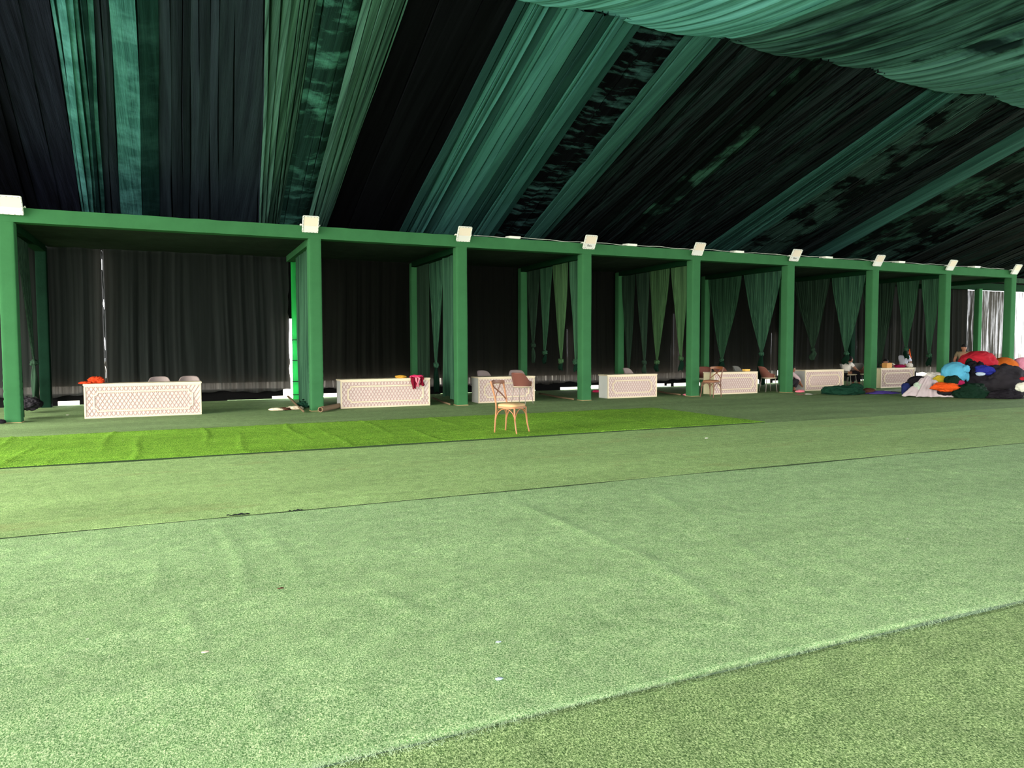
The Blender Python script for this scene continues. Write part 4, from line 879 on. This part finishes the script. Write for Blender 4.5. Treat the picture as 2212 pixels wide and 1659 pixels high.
tag(MB().tube(curve_pts([p+Vector((0, 0, .16)), p+Vector((-.01, 0, .06)), p, p+Vector((.04, 0, -.10)), p+Vector((.10, 0, -.22))], 4), [.01, .012, .02, .03, .04, .045, .04, .035, .04, .045, .04, .035, .03, .03, .03, .025, .015], 8, flat=.4).build('hanging_strip', m_['rust']),
    'thin orange strip of cloth hanging right of the person in lavender', 'cloth')

# ------------------------------------------------------------------ people
T['skin'] = mat('brown_skin', srgb(142, 98, 78), .6, .3); T['hair'] = mat('black_hair', srgb(18, 16, 18), .7, .2); T['eye'] = mat('dark_eye', srgb(14, 12, 12), .3, .4); T['lip'] = mat('lip', srgb(120, 66, 60), .5)
def skin_obj(name, verts, edges, radii, m, parent, root=0, lv=2):
    me = bpy.data.meshes.new(name); me.from_pydata([tuple(v) for v in verts], edges, []); o = bpy.data.objects.new(name, me); C.objects.link(o); me.materials.append(m)
    o.modifiers.new('skin', 'SKIN')
    for i, r in enumerate(radii):
        me.skin_vertices[0].data[i].radius = (r, r) if not isinstance(r, tuple) else r; me.skin_vertices[0].data[i].use_root = (i == root)
    s = o.modifiers.new('sub', 'SUBSURF'); s.levels = lv; s.render_levels = lv; o.parent = parent
    dg = bpy.context.evaluated_depsgraph_get(); ev = o.evaluated_get(dg); nm = bpy.data.meshes.new_from_object(ev)
    o.modifiers.clear(); o.data = nm
    if not nm.materials: nm.materials.append(m)
    nm.polygons.foreach_set('use_smooth', [True]*len(nm.polygons)); return o
def person(label, base, rz, J, shirt, pants, sleeve=.6, hairy=True, skinm=None):
    """J: joints in metres relative to base, the figure facing local -Y"""
    t = thing('person', base, label, 'person', rz=rz); sk = skinm or T['skin']
    V = {k: Vector(v) for k, v in J.items()}
    for s in ('l', 'r'): V['hip'+s] = V['pelvis']+Vector(((.09 if s == 'l' else -.09), 0, -.03))
    V['waist'] = V['pelvis'].lerp(V['chest'], .45)
    names = ['pelvis', 'waist', 'chest', 'neck', 'headb']; V['headb'] = V['neck'].lerp(V['head'], .6)
    vs = [V[n] for n in names]; rr = [(.14, .115), (.125, .10), (.145, .11), .055, .06]; ed = [(0, 1), (1, 2), (2, 3), (3, 4)]
    def chain(start, pts, rs):
        i = start
        for p, r in zip(pts, rs): vs.append(p); rr.append(r); ed.append((i, len(vs)-1)); i = len(vs)-1
        return i
    for s in ('l', 'r'):
        sx = 1 if s == 'l' else -1
        hand = V['hand'+s]; fd = (hand-V['elbow'+s]).normalized()
        w = chain(2, [V['sho'+s], V['elbow'+s], hand-fd*.03, hand+fd*.03], [.062, .042, .026, .034])
        lat = fd.cross(Vector((0, 0, 1))); lat = lat.normalized() if lat.length > .1 else Vector((1, 0, 0))
        for k, (o_, L_) in enumerate(((-.028, .062), (-.010, .075), (.010, .07), (.027, .055))):
            chain(w, [hand+fd*.065+lat*o_, hand+fd*(.065+L_*.5)+lat*o_+Vector((0, 0, -.006)), hand+fd*(.065+L_)+lat*o_+Vector((0, 0, -.02))], [.009, .008, .007])
        chain(w, [hand+fd*.02-lat*.042, hand+fd*.06-lat*.058], [.010, .008])
        an = V['ank'+s]; chain(0, [V['hip'+s], V['knee'+s], an, an+Vector((0, -.08, -.045)), an+Vector((0, -.17, -.055))], [.092, .062, .042, .036, .028])
    body = skin_obj('body', vs, ed, rr, sk, t)
    # head joined onto the body
    hv = V['head']; bm = bmesh.new(); bm.from_mesh(body.data); r2 = bmesh.ops.create_icosphere(bm, subdivisions=3, radius=1)
    for v in r2['verts']:
        p = v.co.copy(); z = p.z; w_ = .078*(1-.18*max(0, -z)); y = p.y*.098; x = p.x*w_; zz = z*.115
        if p.y < -.6 and abs(p.x) < .22 and -.35 < z < .15: y -= .018*(1-abs(p.x)/.22)
        if p.y < -.5 and .08 < z < .32 and .15 < abs(p.x) < .6: y += .008
        if p.y < 0 and z < -.6: y -= .012
        if abs(p.x) > .93 and abs(z) < .3 and abs(p.y) < .3: x *= 1.13
        v.co = Vector((x, y, zz))+hv
    for f in bm.faces: f.smooth = True
    bm.to_mesh(body.data); bm.free()
    eb = MB()
    for s in (-1, 1):
        a, b = lump(hv+Vector((s*.03, -.086, .018)), .011, 1, 1, 0, (1.2, .5, .6), 1, 0); eb.add(a, b)
    eb.build('eye', T['eye'], t); a, b = lump(hv+Vector((0, -.09, -.052)), .022, 1, 2, 0, (1, .35, .28), 1, 0); MB().add(a, b).build('mouth', T['lip'], t)
    if hairy:
        bm = bmesh.new(); bmesh.ops.create_icosphere(bm, subdivisions=4, radius=1)
        dl = [v for v in bm.verts if v.co.z < .18-.55*max(0, v.co.y) and v.co.y < .15 or v.co.z < -.45]
        bmesh.ops.delete(bm, geom=dl, context='VERTS')
        for v in bm.verts:
            p = v.co.copy(); k = 1.10+.05*mn.noise(p*6); v.co = Vector((p.x*.080*k, p.y*.100*k+.004, p.z*.118*k))+hv
        bm.verts.index_update(); MB().add([v.co.copy() for v in bm.verts], [[v.index for v in f.verts] for f in bm.faces]).build('hair', T['hair'], t); bm.free()
    # clothes
    vs2 = [V['pelvis'], V['waist'], V['chest'], V['chest'].lerp(V['neck'], .62)]; r3 = [(.155, .13), (.142, .118), (.162, .126), (.085, .075)]; e2 = [(0, 1), (1, 2), (2, 3)]
    for s in ('l', 'r'):
        i0 = len(vs2); vs2 += [V['sho'+s], V['sho'+s].lerp(V['elbow'+s], sleeve if sleeve < 1 else .97)]; r3 += [.078, .062]; e2 += [(2, i0), (i0, i0+1)]
        if sleeve > 1: vs2.append(V['elbow'+s].lerp(V['hand'+s], sleeve-1)); r3.append(.045); e2.append((i0+1, i0+2))
    skin_obj('shirt', vs2, e2, r3, shirt, t)
    vs3 = [V['pelvis']+Vector((0, 0, .03)), V['pelvis']]; r4 = [(.15, .125), (.15, .125)]; e3 = [(0, 1)]
    for s in ('l', 'r'):
        i0 = len(vs3); vs3 += [V['hip'+s], V['hip'+s].lerp(V['knee'+s], .5), V['knee'+s], V['knee'+s].lerp(V['ank'+s], .9)]; r4 += [.105, .092, .078, .056]; e3 += [(1, i0), (i0, i0+1), (i0+1, i0+2), (i0+2, i0+3)]
    skin_obj('trousers', vs3, e3, r4, pants, t)
    return t
SQ = dict(pelvis=(0, .12, .20), chest=(0, .02, .50), neck=(0, -.03, .63), head=(0, -.09, .74), shol=(.16, 0, .58), shor=(-.16, 0, .58), elbowl=(.15, -.22, .42), elbowr=(-.15, -.22, .42), handl=(.08, -.38, .26), handr=(-.06, -.38, .24),
          kneel=(.13, -.27, .46), kneer=(-.13, -.25, .47), ankl=(.10, -.08, .075), ankr=(-.10, -.08, .075))
c = at(1712, 820, 18.05)
person('person squatting beside the sixth front post in a pale pink shirt and dark grey trousers', (18.28, 18.12, 0), PI/2-.2, SQ, colm('pale_pink_shirt', (196, 170, 176)), m_['charcoal'], 1.4)
ST = dict(pelvis=(0, .05, .50), chest=(0, -.02, .80), neck=(0, -.09, .93), head=(0, -.15, 1.03), shol=(.17, -.04, .88), shor=(-.17, -.04, .88), elbowl=(.2, -.22, .68), elbowr=(-.2, -.24, .68), handl=(.12, -.46, .62), handr=(-.10, -.44, .62),
          kneel=(.12, -.40, .50), kneer=(-.10, -.42, .52), ankl=(.12, -.42, .09), ankr=(-.10, -.48, .09))
STc = {k: (v[0], v[1], v[2]-.06 if k in ('chest', 'neck', 'head', 'shol', 'shor', 'elbowl', 'elbowr', 'handl', 'handr') else v[2]) for k, v in ST.items()}
person('person seated in a white shirt right of a counter, facing right', (at(1829, 800, 19.05).x, 19.05, .02), PI/2-.1, STc, m_['white'], m_['black'], .5)
BD = dict(pelvis=(0, .22, .50), chest=(0, -.05, .76), neck=(0, -.2, .82), head=(0, -.30, .87), shol=(.17, -.1, .78), shor=(-.17, -.1, .78), elbowl=(.22, -.28, .72), elbowr=(-.22, -.26, .72), handl=(.1, -.42, .76), handr=(-.1, -.42, .76),
          kneel=(.12, -.18, .50), kneer=(-.12, -.18, .50), ankl=(.12, -.2, .09), ankr=(-.12, -.2, .09))
person('person in an off-white shirt hunched behind the counter beside the orange box', (at(1926, 780, 19.2).x, 19.2, 0), -PI/2-.25+.2, BD, m_['offwhite'], m_['charcoal'], .6)
SD = {k: (v[0], v[1], v[2]+(.16 if k not in ('kneel', 'kneer', 'ankl', 'ankr') else 0)) for k, v in ST.items()}
SD['elbowr'] = (-.26, -.06, .82); SD['handr'] = (-.22, -.10, .60)
person('person in a lavender shirt seated higher behind the farthest counter', (at(1952, 780, 19.9).x, 19.9, 0), PI/2+.1, SD, colm('lavender_shirt', (206, 206, 226)), m_['black'], .9)
MN = dict(pelvis=(0, 0, .80), chest=(0, -.02, 1.12), neck=(0, -.01, 1.29), head=(0, -.05, 1.41), shol=(.18, 0, 1.23), shor=(-.18, 0, 1.23), elbowl=(.26, -.02, .98), elbowr=(-.27, -.02, .98), handl=(.2, -.2, .80), handr=(-.2, -.2, .80),
          kneel=(.10, -.02, .44), kneer=(-.10, -.02, .44), ankl=(.11, 0, .09), ankr=(-.11, 0, .09))
person('standing person in an olive brown T-shirt smiling behind the red bundle', (at(2081, 780, 16.2).x, 16.2, 0), -.85, MN, colm('olive_tshirt', (112, 100, 82)), m_['charcoal'], .55)
